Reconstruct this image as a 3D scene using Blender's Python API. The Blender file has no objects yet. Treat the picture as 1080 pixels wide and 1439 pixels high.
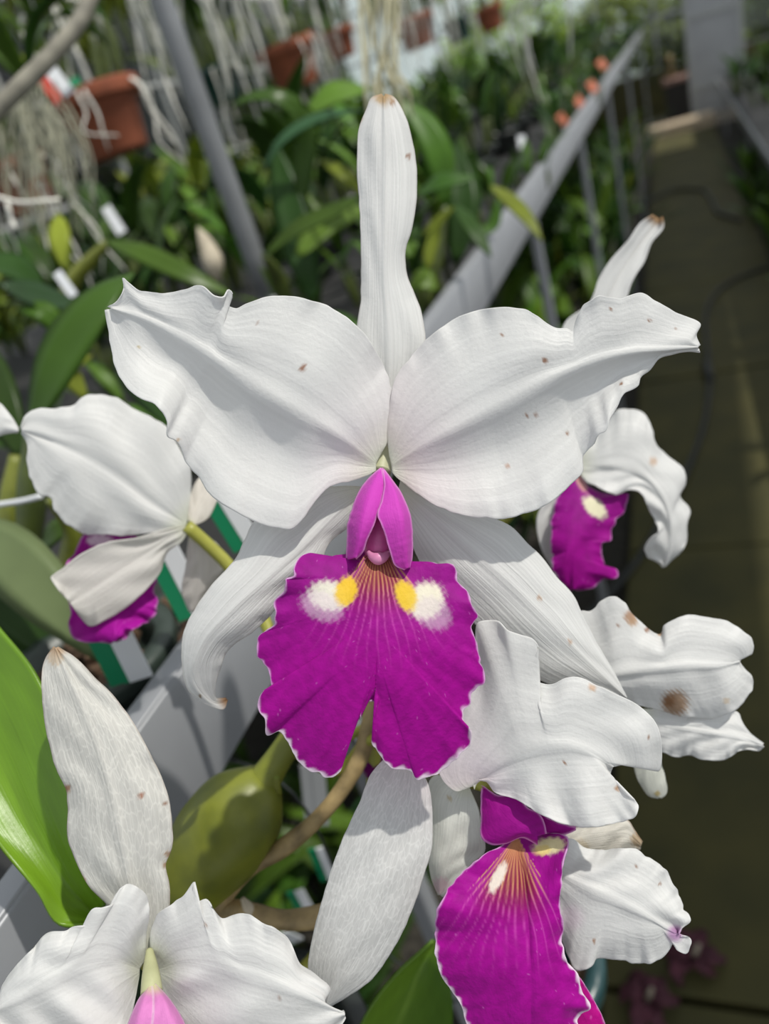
import bpy, bmesh, math, random
import numpy as np
from mathutils import Vector, Matrix
random.seed(7); rng = np.random.default_rng(7)
C = bpy.context.scene.collection
S = bpy.context.scene

# ---------------------------------------------------------------- camera
CAM_H = 1.30                                   # camera height above the path
RW = np.array([[0.91608384, 0.08994216, 0.39076949],
               [0.28775432, 0.53123874, -0.79685811],
               [-0.27926303, 0.84243445, 0.46077798]])     # camera axes -> world axes
cam_d = bpy.data.cameras.new('camera'); cam = bpy.data.objects.new('camera', cam_d); C.objects.link(cam)
cam.matrix_world = Matrix.Translation((0, 0, CAM_H)) @ Matrix(RW.tolist()).to_4x4()
cam_d.sensor_fit = 'HORIZONTAL'; cam_d.sensor_width = 26.0; cam_d.lens = 26.0
cam_d.clip_start = 0.01; cam_d.clip_end = 200
cam_d.dof.use_dof = True; cam_d.dof.focus_distance = 0.216; cam_d.dof.aperture_fstop = 7.6
S.camera = cam
# ---------------------------------------------------------------- sky, sun, exposure
wd = bpy.data.worlds.new('sky'); S.world = wd; wd.use_nodes = True
bg = wd.node_tree.nodes['Background']; bg.inputs[0].default_value = (0.90, 0.95, 1.0, 1); bg.inputs[1].default_value = 0.74
sd = bpy.data.lights.new('sun', 'SUN'); sun = bpy.data.objects.new('sun', sd); C.objects.link(sun)
sd.energy = 3.3; sd.angle = math.radians(1.2); sd.color = (1.0, 0.96, 0.88)
SUN_CAM = np.array([0.28, 0.78, 0.56])         # direction towards the sun, in camera axes
sv = RW @ (SUN_CAM / np.linalg.norm(SUN_CAM))
sun.rotation_euler = Vector(sv).to_track_quat('Z', 'Y').to_euler()
S.view_settings.view_transform = 'Standard'; S.view_settings.look = 'None'
S.view_settings.gamma = 1; S.view_settings.exposure = 0.0; S.view_settings.use_curve_mapping = False
S.cycles.max_bounces = 10; S.cycles.diffuse_bounces = 6; S.cycles.transmission_bounces = 8; S.cycles.transparent_max_bounces = 12

# ---------------------------------------------------------------- measuring helpers
def ray(px, py): return RW @ np.array([(px - 540) / 1080, (720 - py) / 1080, -1.0])
def at(px, py, d): return ray(px, py) * d + np.array([0, 0, CAM_H])
def at_z(px, py, z):
    r = ray(px, py); return r * ((z - CAM_H) / r[2]) + np.array([0, 0, CAM_H])
def at_x(px, py, x):
    r = ray(px, py); return r * (x / r[0]) + np.array([0, 0, CAM_H])
def many(XYD):                                   # (n,3) px,py,depth -> world
    a = np.asarray(XYD, float)
    c = np.stack([(a[:, 0] - 540) / 1080, (720 - a[:, 1]) / 1080, -np.ones(len(a))], 1) * a[:, 2:3]
    return c @ RW.T + np.array([0, 0, CAM_H])
def spline(P, n, t=None):                        # centripetal-ish Catmull-Rom, resampled by chord length
    P = np.asarray(P, float)
    seg = np.linalg.norm(np.diff(P[:, :2] if P.shape[1] > 2 else P, axis=0), axis=1)
    if P.shape[1] == 3: seg = np.maximum(seg, np.linalg.norm(np.diff(P, axis=0), axis=1) * .2)
    seg = np.maximum(seg, 1e-6)
    k = np.concatenate([[0], np.cumsum(seg)]); k /= k[-1]
    tt = np.linspace(0, 1, n) if t is None else t
    m = np.zeros_like(P)
    dk = np.diff(k)[:, None]; dl = np.diff(P, axis=0) / dk
    m[0] = dl[0]; m[-1] = dl[-1]
    if len(P) > 2: m[1:-1] = (dl[:-1] * dk[1:] + dl[1:] * dk[:-1]) / (dk[1:] + dk[:-1])
    i = np.clip(np.searchsorted(k, tt, side='right') - 1, 0, len(P) - 2)
    h = (k[i + 1] - k[i])[:, None]; x = ((tt - k[i])[:, None]) / h
    return ((2*x**3 - 3*x**2 + 1) * P[i] + (x**3 - 2*x**2 + x) * h * m[i] + (-2*x**3 + 3*x**2) * P[i+1] + (x**3 - x**2) * h * m[i+1])
def smooth_noise(n, k, r):                       # 1-D value noise, k knots
    kn = r.normal(size=k + 3); x = np.linspace(0, k, n); i = np.minimum(x.astype(int), k - 1); f = x - i; f = f*f*(3 - 2*f)
    return kn[i] * (1 - f) + kn[i + 1] * f

# ---------------------------------------------------------------- object helpers
def link(name, me, mat, parent=None, smooth=True):
    o = bpy.data.objects.new(name, me); C.objects.link(o)
    if mat: me.materials.append(mat)
    if smooth:
        for p in me.polygons: p.use_smooth = True
    if parent: o.parent = parent
    return o
def tag(o, label=None, cat=None, group=None, kind=None):
    if label: o['label'] = label
    if cat: o['category'] = cat
    if group: o['group'] = group
    if kind: o['kind'] = kind
    return o
def thing(name, label, cat, loc=(0, 0, 0), group=None, rz=0):
    o = bpy.data.objects.new(name, None); C.objects.link(o); o.location = Vector([float(v) for v in loc]); o.rotation_euler.z = rz
    o.empty_display_size = .02
    return tag(o, label, cat, group)
def from_bm(name, bm, mat, parent=None, smooth=True):
    me = bpy.data.meshes.new(name); bm.to_mesh(me); bm.free()
    return link(name, me, mat, parent, smooth)
def box(bm, c, s, bev=0.0, rot=None):
    g = bmesh.ops.create_cube(bm, size=1.0); vs = g['verts']
    bmesh.ops.scale(bm, vec=s, verts=vs)
    if bev > 0:
        es = list({e for v in vs for e in v.link_edges})
        r = bmesh.ops.bevel(bm, geom=es, offset=bev, segments=2, affect='EDGES', profile=.5)
        vs = [v for v in bm.verts if v in set(r['verts']) or v in set(vs)] if False else list({v for f in r['faces'] for v in f.verts} | {v for v in vs if v.is_valid})
    if rot is not None: bmesh.ops.rotate(bm, cent=(0, 0, 0), matrix=rot, verts=vs)
    bmesh.ops.translate(bm, vec=c, verts=vs)
    return vs
def tube_bm(bm, pts, rad, seg=8, n=None, flat=1.0):
    """a swept tube with rounded ends; pts world (n,3); rad number or list"""
    P = np.asarray(pts, float); n = n or max(6, len(P) * 5)
    R = np.full(len(P), rad, float) if np.isscalar(rad) else np.asarray(rad, float)
    Q = np.concatenate([P, R[:, None] * 1.0], 1)
    d = np.linalg.norm(np.diff(P, axis=0), axis=1); k = np.concatenate([[0], np.cumsum(np.maximum(d, 1e-6))]); k /= k[-1]
    tt = np.linspace(0, 1, n)
    X = spline_nd(Q, k, tt)
    T = np.gradient(X[:, :3], axis=0); T /= np.linalg.norm(T, axis=1)[:, None] + 1e-12
    ref = np.array([0.3, 0.2, 1.0]); rings = []
    a = np.cross(T[0], ref); a /= np.linalg.norm(a)
    for i in range(n):
        a = a - T[i] * (a @ T[i]); a /= np.linalg.norm(a) + 1e-12
        b = np.cross(T[i], a)
        r = max(X[i, 3], 1e-5)
        rings.append([bm.verts.new(X[i, :3] + r * (math.cos(t) * a * flat + math.sin(t) * b)) for t in np.linspace(0, 2*math.pi, seg, endpoint=False)])
    for i in range(n - 1):
        for j in range(seg):
            bm.faces.new((rings[i][j], rings[i][(j+1) % seg], rings[i+1][(j+1) % seg], rings[i+1][j]))
    bm.faces.new(rings[0][::-1]); bm.faces.new(rings[-1])
def spline_nd(P, k, tt):
    m = np.zeros_like(P); dk = np.diff(k)[:, None]; dl = np.diff(P, axis=0) / dk
    m[0] = dl[0]; m[-1] = dl[-1]
    if len(P) > 2: m[1:-1] = (dl[:-1] * dk[1:] + dl[1:] * dk[:-1]) / (dk[1:] + dk[:-1])
    i = np.clip(np.searchsorted(k, tt, side='right') - 1, 0, len(P) - 2)
    h = (k[i + 1] - k[i])[:, None]; x = ((tt - k[i])[:, None]) / h
    return ((2*x**3 - 3*x**2 + 1) * P[i] + (x**3 - 2*x**2 + x) * h * m[i] + (-2*x**3 + 3*x**2) * P[i+1] + (x**3 - x**2) * h * m[i+1])
def tube(name, pts, rad, mat, parent=None, seg=8, n=None, base=None, flat=1.0):
    bm = bmesh.new(); P = np.asarray(pts, float)
    if base is not None: P = P - np.asarray(base)
    tube_bm(bm, P, rad, seg, n, flat)
    return from_bm(name, bm, mat, parent)
def lathe_bm(bm, prof, seg=24):
    rings = []
    for r, z in prof:
        rings.append([bm.verts.new((r*math.cos(t), r*math.sin(t), z)) for t in np.linspace(0, 2*math.pi, seg, endpoint=False)] if r > 1e-6 else [bm.verts.new((0, 0, z))])
    for a, b in zip(rings[:-1], rings[1:]):
        for j in range(seg):
            q = (j + 1) % seg
            if len(a) == 1 and len(b) == 1: continue
            if len(a) == 1: bm.faces.new((a[0], b[q], b[j]))
            elif len(b) == 1: bm.faces.new((a[j], a[q], b[0]))
            else: bm.faces.new((a[j], a[q], b[q], b[j]))

# ---------------------------------------------------------------- materials
def mat_new(name):
    m = bpy.data.materials.new(name); m.use_nodes = True; nt = m.node_tree; nt.nodes.clear()
    out = nt.nodes.new('ShaderNodeOutputMaterial'); return m, nt, out
def N(nt, t, **kw):
    n = nt.nodes.new(t)
    for k, v in kw.items():
        if k.startswith('i_'): n.inputs[k[2:].replace('_', ' ')].default_value = v
        else: setattr(n, k, v)
    return n
def tissue(name, rough=.5, trans=.35, vein=0.0, vein_scale=30.0, grain=.25, spec=.3, net=0.0, sheen=0.0, tcol=None):
    """petal / leaf tissue: colour attribute 'Col', diffuse + light let through, fine relief along the veins"""
    m, nt, out = mat_new(name); L = nt.links
    col = N(nt, 'ShaderNodeAttribute', attribute_name='Col')
    uv = N(nt, 'ShaderNodeUVMap', uv_map='UVMap')
    pr = N(nt, 'ShaderNodeBsdfPrincipled'); pr.inputs['Roughness'].default_value = rough
    pr.inputs['Specular IOR Level'].default_value = spec
    if sheen: pr.inputs['Sheen Weight'].default_value = sheen; pr.inputs['Sheen Roughness'].default_value = .4; pr.inputs['Sheen Tint'].default_value = (1, .55, .95, 1)
    tr = N(nt, 'ShaderNodeBsdfTranslucent'); mx = N(nt, 'ShaderNodeMixShader'); mx.inputs[0].default_value = trans
    cur = col.outputs['Color']
    # mottling
    tc = N(nt, 'ShaderNodeTexCoord')
    no = N(nt, 'ShaderNodeTexNoise'); no.inputs['Scale'].default_value = 900; no.inputs['Detail'].default_value = 3
    L.new(tc.outputs['Object'], no.inputs['Vector'])
    mp = N(nt, 'ShaderNodeMapping'); mp.inputs['Scale'].default_value = (1.6, vein_scale, 1); L.new(uv.outputs[0], mp.inputs['Vector'])
    vn = N(nt, 'ShaderNodeTexNoise'); vn.inputs['Scale'].default_value = 1.0; vn.inputs['Detail'].default_value = 2.5; vn.inputs['Distortion'].default_value = .3
    L.new(mp.outputs[0], vn.inputs['Vector'])
    hsv = None
    bump = N(nt, 'ShaderNodeBump'); bump.inputs['Strength'].default_value = grain; bump.inputs['Distance'].default_value = .0004
    L.new(no.outputs['Fac'], bump.inputs['Height'])
    last = bump
    if vein:
        b2 = N(nt, 'ShaderNodeBump'); b2.inputs['Strength'].default_value = vein; b2.inputs['Distance'].default_value = .0006
        L.new(vn.outputs['Fac'], b2.inputs['Height']); L.new(bump.outputs[0], b2.inputs['Normal']); last = b2
        mr = N(nt, 'ShaderNodeMapRange'); mr.inputs['From Min'].default_value = .4; mr.inputs['From Max'].default_value = .62
        mr.inputs['To Min'].default_value = 1.0 - .16 * vein; mr.inputs['To Max'].default_value = 1.0
        L.new(vn.outputs['Fac'], mr.inputs['Value'])
        mul = N(nt, 'ShaderNodeVectorMath', operation='SCALE'); L.new(cur, mul.inputs[0]); L.new(mr.outputs[0], mul.inputs['Scale']); cur = mul.outputs[0]
    if net:
        mp3 = N(nt, 'ShaderNodeMapping'); mp3.inputs['Scale'].default_value = (22, 26, 1); L.new(uv.outputs[0], mp3.inputs['Vector'])
        vo = N(nt, 'ShaderNodeTexVoronoi', feature='DISTANCE_TO_EDGE'); vo.inputs['Scale'].default_value = 1.0; L.new(mp3.outputs[0], vo.inputs['Vector'])
        mr = N(nt, 'ShaderNodeMapRange'); mr.inputs['From Max'].default_value = .12; mr.inputs['To Min'].default_value = 1.0; mr.inputs['To Max'].default_value = 1.0 - .14*net
        L.new(vo.outputs['Distance'], mr.inputs['Value'])
        mul = N(nt, 'ShaderNodeVectorMath', operation='SCALE'); L.new(cur, mul.inputs[0]); L.new(mr.outputs[0], mul.inputs['Scale']); cur = mul.outputs[0]
    L.new(cur, pr.inputs['Base Color']); L.new(cur, tr.inputs['Color'])
    L.new(last.outputs[0], pr.inputs['Normal'])
    L.new(pr.outputs[0], mx.inputs[1]); L.new(tr.outputs[0], mx.inputs[2]); L.new(mx.outputs[0], out.inputs[0])
    return m
def plain(name, col, rough=.5, metal=0.0, var=.15, scale=20.0, bump=.1, col2=None, spec=.5, bdist=.002):
    m, nt, out = mat_new(name); L = nt.links
    pr = N(nt, 'ShaderNodeBsdfPrincipled'); pr.inputs['Roughness'].default_value = rough; pr.inputs['Metallic'].default_value = metal
    pr.inputs['Specular IOR Level'].default_value = spec
    tc = N(nt, 'ShaderNodeTexCoord'); no = N(nt, 'ShaderNodeTexNoise'); no.inputs['Scale'].default_value = scale; no.inputs['Detail'].default_value = 6
    L.new(tc.outputs['Object'], no.inputs['Vector'])
    cr = N(nt, 'ShaderNodeValToRGB'); c2 = col2 or tuple(max(0, c * (1 - 2*var)) for c in col)
    cr.color_ramp.elements[0].position = .3; cr.color_ramp.elements[1].position = .7
    cr.color_ramp.elements[0].color = (*c2, 1); cr.color_ramp.elements[1].color = (*col, 1)
    L.new(no.outputs['Fac'], cr.inputs['Fac']); L.new(cr.outputs[0], pr.inputs['Base Color'])
    if bump:
        b = N(nt, 'ShaderNodeBump'); b.inputs['Strength'].default_value = bump; b.inputs['Distance'].default_value = bdist
        L.new(no.outputs['Fac'], b.inputs['Height']); L.new(b.outputs[0], pr.inputs['Normal'])
    L.new(pr.outputs[0], out.inputs[0]); return m
def leaf_mat(name, col, rough=.38, trans=.22):
    """leaf: green that differs a little from leaf to leaf, darker side veins, some light let through"""
    m, nt, out = mat_new(name); L = nt.links
    oi = N(nt, 'ShaderNodeObjectInfo'); tc = N(nt, 'ShaderNodeTexCoord'); no = N(nt, 'ShaderNodeTexNoise'); no.inputs['Scale'].default_value = 30
    L.new(tc.outputs['Object'], no.inputs['Vector'])
    hs = N(nt, 'ShaderNodeHueSaturation'); hs.inputs['Color'].default_value = (*col, 1)
    a = N(nt, 'ShaderNodeMapRange'); a.inputs['To Min'].default_value = .478; a.inputs['To Max'].default_value = .512; L.new(oi.outputs['Random'], a.inputs['Value']); L.new(a.outputs[0], hs.inputs['Hue'])
    mu = N(nt, 'ShaderNodeMath', operation='MULTIPLY'); mu.inputs[1].default_value = 7.13; L.new(oi.outputs['Random'], mu.inputs[0])
    fr = N(nt, 'ShaderNodeMath', operation='FRACT'); L.new(mu.outputs[0], fr.inputs[0])
    ad = N(nt, 'ShaderNodeMath', operation='ADD'); L.new(fr.outputs[0], ad.inputs[0]); L.new(no.outputs['Fac'], ad.inputs[1])
    b = N(nt, 'ShaderNodeMapRange'); b.inputs['From Min'].default_value = .3; b.inputs['From Max'].default_value = 1.6; b.inputs['To Min'].default_value = .6; b.inputs['To Max'].default_value = 1.35
    L.new(ad.outputs[0], b.inputs['Value']); L.new(b.outputs[0], hs.inputs['Value'])
    pr = N(nt, 'ShaderNodeBsdfPrincipled'); pr.inputs['Roughness'].default_value = rough; pr.inputs['Specular IOR Level'].default_value = .2
    tr = N(nt, 'ShaderNodeBsdfTranslucent'); mx = N(nt, 'ShaderNodeMixShader'); mx.inputs[0].default_value = trans
    g = N(nt, 'ShaderNodeMix', data_type='RGBA', blend_type='MULTIPLY'); g.inputs[0].default_value = 1
    L.new(hs.outputs[0], g.inputs[6]); g.inputs[7].default_value = (1.5, 1.6, .6, 1)
    L.new(hs.outputs[0], pr.inputs['Base Color']); L.new(g.outputs[2], tr.inputs['Color'])
    L.new(pr.outputs[0], mx.inputs[1]); L.new(tr.outputs[0], mx.inputs[2]); L.new(mx.outputs[0], out.inputs[0])
    return m
M_PETAL = tissue('white_petal_tissue', .45, .36, vein=.36, vein_scale=22, grain=.35)
M_SEPAL = tissue('white_sepal_tissue', .5, .36, vein=.55, vein_scale=34, grain=.3)
M_NET = tissue('netted_sepal_tissue', .5, .36, vein=.5, vein_scale=26, grain=.25, net=1.0)
M_LIP = tissue('magenta_lip_tissue', .6, .22, vein=.25, vein_scale=24, grain=.5, spec=.15, sheen=.12)
M_GLOSSLEAF = tissue('leaf_tissue', .32, .25, vein=.25, vein_scale=40, grain=.12, spec=.45)
G1 = leaf_mat('leaf_deep_green', (.030, .075, .014), .32); G2 = leaf_mat('leaf_mid_green', (.050, .115, .015), .32); G3 = leaf_mat('leaf_blue_green', (.035, .09, .035), .3)
G4 = leaf_mat('leaf_yellow_green', (.20, .27, .03)); G5 = leaf_mat('leaf_fresh_green', (.085, .18, .02)); G6 = leaf_mat('leaf_dusty', (.13, .17, .075), .5, .15)
M_BULB = plain('pseudobulb_green', (.20, .22, .02), .42, var=.3, scale=60, bump=.25, col2=(.10, .12, .015))
M_BULBD = plain('dull_pseudobulb', (.09, .12, .02), .45, var=.3, scale=40, bump=.2, col2=(.05, .07, .015))
M_STEM = plain('pedicel_green', (.36, .36, .06), .4, var=.15, scale=60)
M_BROWN = plain('brown_stem', (.40, .29, .13), .55, var=.3, scale=120, bump=.4)
M_ROOT = plain('pale_root', (.86, .84, .76), .7, var=.08, scale=60, bump=.3)
M_CANE = plain('grey_cane', (.30, .28, .22), .6, var=.25, scale=50, bump=.3)
M_TERRA = plain('terracotta', (.30, .085, .038), .85, var=.2, scale=25, bump=.2)
M_BLACKPOT = plain('black_plastic', (.018, .022, .02), .35, var=.1)
M_GREENPOT = plain('dark_green_plastic', (.012, .045, .035), .35, var=.1)
M_BARK = plain('bark_mix', (.14, .08, .045), .9, var=.4, scale=80, bump=1.0, bdist=.01)
M_WHITE = plain('white_plastic', (.75, .77, .80), .4, var=.04)
M_GREEN = plain('green_plastic', (.0, .22, .09), .4, var=.06)
M_ORANGE = plain('orange_plastic', (.55, .13, .05), .5, var=.06)
M_RED = plain('red_plastic', (.6, .05, .03), .4, var=.06)
M_ALU = plain('painted_aluminium', (.30, .31, .33), .42, 0.2, var=.06, scale=14, bump=.05)
M_GALV = plain('galvanised_pipe', (.25, .26, .27), .5, .3, var=.12, scale=22, bump=.1)
M_DARKBENCH = plain('bench_mesh_metal', (.03, .03, .03), .7, .2)
M_CONC = plain('mossy_concrete', (.085, .076, .019), .8, var=.25, scale=5, bump=.5, col2=(.046, .045, .012))
M_GRAVEL = plain('dark_gravel', (.05, .045, .035), .95, var=.4, scale=60, bump=1.0, bdist=.01)
M_HOSE = plain('hose_rubber', (.02, .022, .022), .45, var=.1)
M_DOOR = plain('grey_panel', (.36, .37, .38), .6, var=.08, scale=4)
M_LEDGE = plain('pale_ledge', (.62, .50, .36), .8, var=.15, scale=20)
M_DARKBOX = plain('dark_planter', (.05, .045, .04), .7, var=.2)
M_DEADLEAF = plain('dry_petal', (.12, .03, .05), .8, var=.3, scale=60)
M_DRYSHEATH = plain('dry_sheath', (.55, .48, .36), .7, var=.2, scale=60)

# ---------------------------------------------------------------- petals, sepals, lips, traced leaves
WHITE = np.array([.81, .81, .80])
def surface(name, M, L, R, mat, parent=None, base=None, nu=110, nv=22, bowl=(3, 3), pw=2.0, ridge=0.0, ruf=(0, 6, 0), ruf2=None,
            jit=1.0, wav=.25, thick=.45, col=None, seed=1, mt=None, trough=(0, 0)):
    """A curved sheet between a traced left edge, midrib and right edge.
    M: (px,py,depth mm); L,R: (px,py) from base to tip; bowl: how far each edge lies behind the midrib (mm);
    ruf: ruffle amplitude mm, waves along the edge, phase."""
    r = np.random.default_rng(seed); n = nu + 1
    Mc = spline(M, n, None if mt is None else mt); Lc = spline(L, n); Rc = spline(R, n)
    Lc = Lc[:, :2]; Rc = Rc[:, :2]
    fade = np.clip(np.minimum(np.linspace(0, 1, n) * 12, 1), 0, 1)
    for E in (Lc, Rc):
        if jit:
            dv = E - Mc[:, :2]; ln = np.linalg.norm(dv, axis=1)[:, None] + 1e-6
            E += dv / ln * ((.6*smooth_noise(n, nu // 3, r) + .75*smooth_noise(n, max(4, nu // 9), r)) * jit * fade * np.clip(ln[:, 0] / 20, 0, 1))[:, None]
    a = np.linspace(0, 1, nv + 1); a = 1 - (1 - a)**1.25
    vs = np.concatenate([-a[::-1], a[1:]])
    u = np.linspace(0, 1, n)[:, None]; v = vs[None, :]; s = np.abs(v)
    E = np.where((v < 0)[:, :, None], Lc[:, None, :], Rc[:, None, :])
    XY = Mc[:, None, :2] + (E - Mc[:, None, :2]) * s[:, :, None]
    b = np.where(v < 0, bowl[0], bowl[1]) if np.isscalar(bowl[0]) else np.where(v < 0, np.interp(u, np.linspace(0, 1, len(bowl[0])), bowl[0]), np.interp(u, np.linspace(0, 1, len(bowl[1])), bowl[1]))
    env = np.clip(u * 5, 0, 1)
    D = Mc[:, None, 2] + b * s**pw * env - ridge * np.exp(-(v / .09)**2) * env
    def ruffle(rf, side):
        A, f, ph = rf; rr = np.random.default_rng(int(seed*100 + f*10 + ph*7 + (3 if side[0, -1] else 0)))
        n1 = smooth_noise(n, max(3, int(f * 2.0)), rr)[:, None]; n2 = smooth_noise(n, max(6, int(f * 5)), rr)[:, None]; n3 = smooth_noise(n, max(8, nu // 4), rr)[:, None]
        return A * (.8 * s**2.6 * n1 + .42 * s**5 * n2 + .16 * s**9 * n3) * env * side
    D = D + ruffle(ruf, (v < 0)) + ruffle(ruf2 or (ruf[0], ruf[1]*1.1, ruf[2] + .37), (v >= 0))
    tr_l, tr_r = trough
    D = D + np.where(v < 0, tr_l, tr_r) * .5 * (1 - np.cos(2*math.pi*np.clip(s, 0, 1)**.8)) * np.clip(u * 3, 0, 1) * np.clip((1 - u) * 3, 0, 1)
    if wav:
        for _ in range(5):
            k1, k2 = r.uniform(1, 5), r.uniform(.5, 3); D = D + wav * .5 * np.sin(k1*math.pi*u*2 + k2*v*math.pi + r.uniform(0, 6)) * env * np.clip(s * 3, 0, 1)
    nvv = len(vs)
    P = many(np.concatenate([XY.reshape(-1, 2), D.reshape(-1, 1) * .001], 1))
    bs = np.asarray(base if base is not None else (0, 0, 0)); P = P - bs
    I = np.arange(n * nvv).reshape(n, nvv)
    F = np.stack([I[:-1, :-1], I[:-1, 1:], I[1:, 1:], I[1:, :-1]], -1).reshape(-1, 4)
    me = bpy.data.meshes.new(name); me.from_pydata(P.tolist(), [], F.tolist())
    uvl = me.uv_layers.new(name='UVMap')
    UV = np.stack([np.broadcast_to(u, (n, nvv)), np.broadcast_to(v * .5 + .5, (n, nvv))], -1).reshape(-1, 2)
    uvl.data.foreach_set('uv', UV[F.reshape(-1)].reshape(-1).astype(np.float32))
    ca = me.color_attributes.new('Col', 'FLOAT_COLOR', 'POINT')
    elen = np.linalg.norm(E - Mc[:, None, :2], axis=2)
    edge = (1 - s) * elen                                                 # distance to the edge, px
    uu = np.broadcast_to(u, (n, nvv)); vv = np.broadcast_to(v, (n, nvv))
    rgb = (col or white())(XY[..., 0], XY[..., 1], uu, vv, edge)
    ca.data.foreach_set('color', np.concatenate([rgb, np.ones((n, nvv, 1))], -1).reshape(-1).astype(np.float32))
    bm = bmesh.new(); bm.from_mesh(me); bmesh.ops.remove_doubles(bm, verts=bm.verts, dist=4e-5); bm.to_mesh(me); bm.free()
    o = link(name, me, mat, parent)
    so = o.modifiers.new('thickness', 'SOLIDIFY'); so.thickness = thick * .001; so.offset = -1 if False else 0
    return o
def mixc(a, b, f): return a * (1 - f[..., None]) + np.asarray(b) * f[..., None]
def sstep(x, a, b):
    t = np.clip((x - a) / (b - a), 0, 1); return t*t*(3 - 2*t)
def white(base_tint=None, pink=None, spots=(), tip=None, edge_brown=0.0, w=WHITE, pinks=()):
    """pigment of a white sheet: greenish-cream base, optional pink flush, rust spots (px,py,r), brown tip"""
    def f(X, Y, u, v, e):
        c = np.broadcast_to(w, X.shape + (3,)).copy()
        c = mixc(c, base_tint or (.78, .80, .62), .55 * (1 - sstep(u, 0.0, .14)))
        if pink: c = mixc(c, pink[:3], pink[3] * (1 - sstep(u, .05, .35)) * sstep(u, 0, .06))
        for (x, y, rr, cc, st) in pinks: c = mixc(c, cc, st * (1 - sstep(np.hypot(X - x, Y - y), rr * .3, rr)))
        for q in spots:
            x, y, rr = q[:3]; cc = q[3] if len(q) > 3 else (.36, .17, .08)
            k = np.hypot(X - x, Y - y) + .25 * rr * np.sin(X * .9) * np.cos(Y * .8)
            c = mixc(c, cc, .9 * (1 - sstep(k, rr * .6, rr * 1.15)))
        if tip: c = mixc(c, tip, sstep(u, .955, .995))
        if edge_brown: c = mixc(c, (.30, .15, .07), edge_brown * (1 - sstep(e, .5, 2.5)))
        return c
    return f
BR = (.33, .15, .07)

def flower(label, px, py, d, name='orchid_flower', group=None):
    b = at(px, py, d); return thing(name, label, 'flower', b, group), b

# ================================================================ SETTING
XR = -0.233                                        # the bench rail's face and the path's left edge share one vertical plane
BZ = CAM_H - 0.20                                  # top of the rail
def structure():
    bm = bmesh.new(); box(bm, (-2.0, 6, -.06), (9, 16, .06)); g = from_bm('ground', bm, M_GRAVEL, None, False); tag(g, kind='structure')
    fl = bpy.data.objects.new('floor', None); C.objects.link(fl); tag(fl, kind='structure')
    y0 = -1.16; k = 0; yy = .675
    ys = [yy + 1.21 * i for i in range(-2, 8)]
    for a in ys:
        b = min(a + 1.21, 10.35)
        if b <= a: break
        bm = bmesh.new(); w = .62; box(bm, (XR + .005 + w/2, (a + b)/2, -.025 + random.uniform(-.003, .003)), (w, b - a - .012, .05), .004)
        from_bm('paver', bm, M_CONC, fl, False)
    return fl
structure()

def bench(x_face, side, z, y0, y1, label, leg_ys, name='plant_bench', depth=1.25, metal=None):
    """aluminium-edged bench; side=-1 lies to the left of its face"""
    t = thing(name, label, 'bench', (x_face, (y0 + y1)/2, 0)); ly = y1 - y0; s = side
    bm = bmesh.new()
    box(bm, (s*.003, 0, z - .031), (.006, ly, .060), .0012)            # fascia
    box(bm, (s*.007, 0, z - .0015), (.012, ly, .004), .001)            # top flange
    box(bm, (s*.010, 0, z - .060), (.018, ly, .003), .001)             # bottom return
    from_bm('edge_rail', bm, metal or M_ALU, t)
    bm = bmesh.new(); box(bm, (s*(.016 + depth/2), 0, z - .053), (depth, ly, .012)); from_bm('bench_top', bm, M_DARKBENCH, t, False)
    for y in leg_ys:
        for q in (.02, depth - .05):
            bm = bmesh.new(); box(bm, (s*q, y - (y0 + y1)/2, (z - .05)/2), (.017, .017, z - .05), .003); from_bm('leg', bm, M_ALU, t, False)
    return t
leg_px = [(770, 345), (823, 185), (860, 132), (884, 90), (902, 62)]
bench(XR, -1, BZ, -.6, 11.2, 'long plant bench with pale aluminium edge rail running from lower left towards far end', [at_x(x, y, XR)[1] for x, y in leg_px] + [.35])
sl = sv[0] / sv[2]                                 # sideways reach of a shadow per metre of height
XB = .448; zr = at_x(1076, 215, XB)[2]
bench(XB, 1, zr, -.6, 10.2, 'right-hand plant bench edged with a grey rail beyond the mossy path', [1.5, 2.9, 4.5, 6.5, 9.0], depth=.9)

# unseen bar, added to shade the path from the sun except a narrow strip
bm = bmesh.new(); box(bm, (-.26, 0, 0), (.52, 10.2, .10), .01); o = from_bm('sun_blocker', bm, M_GALV, None, False); o.location = (.155 + sl*2.9, 4.0, 2.9); o.rotation_euler.z = -.03; tag(o, kind='structure')

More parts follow.
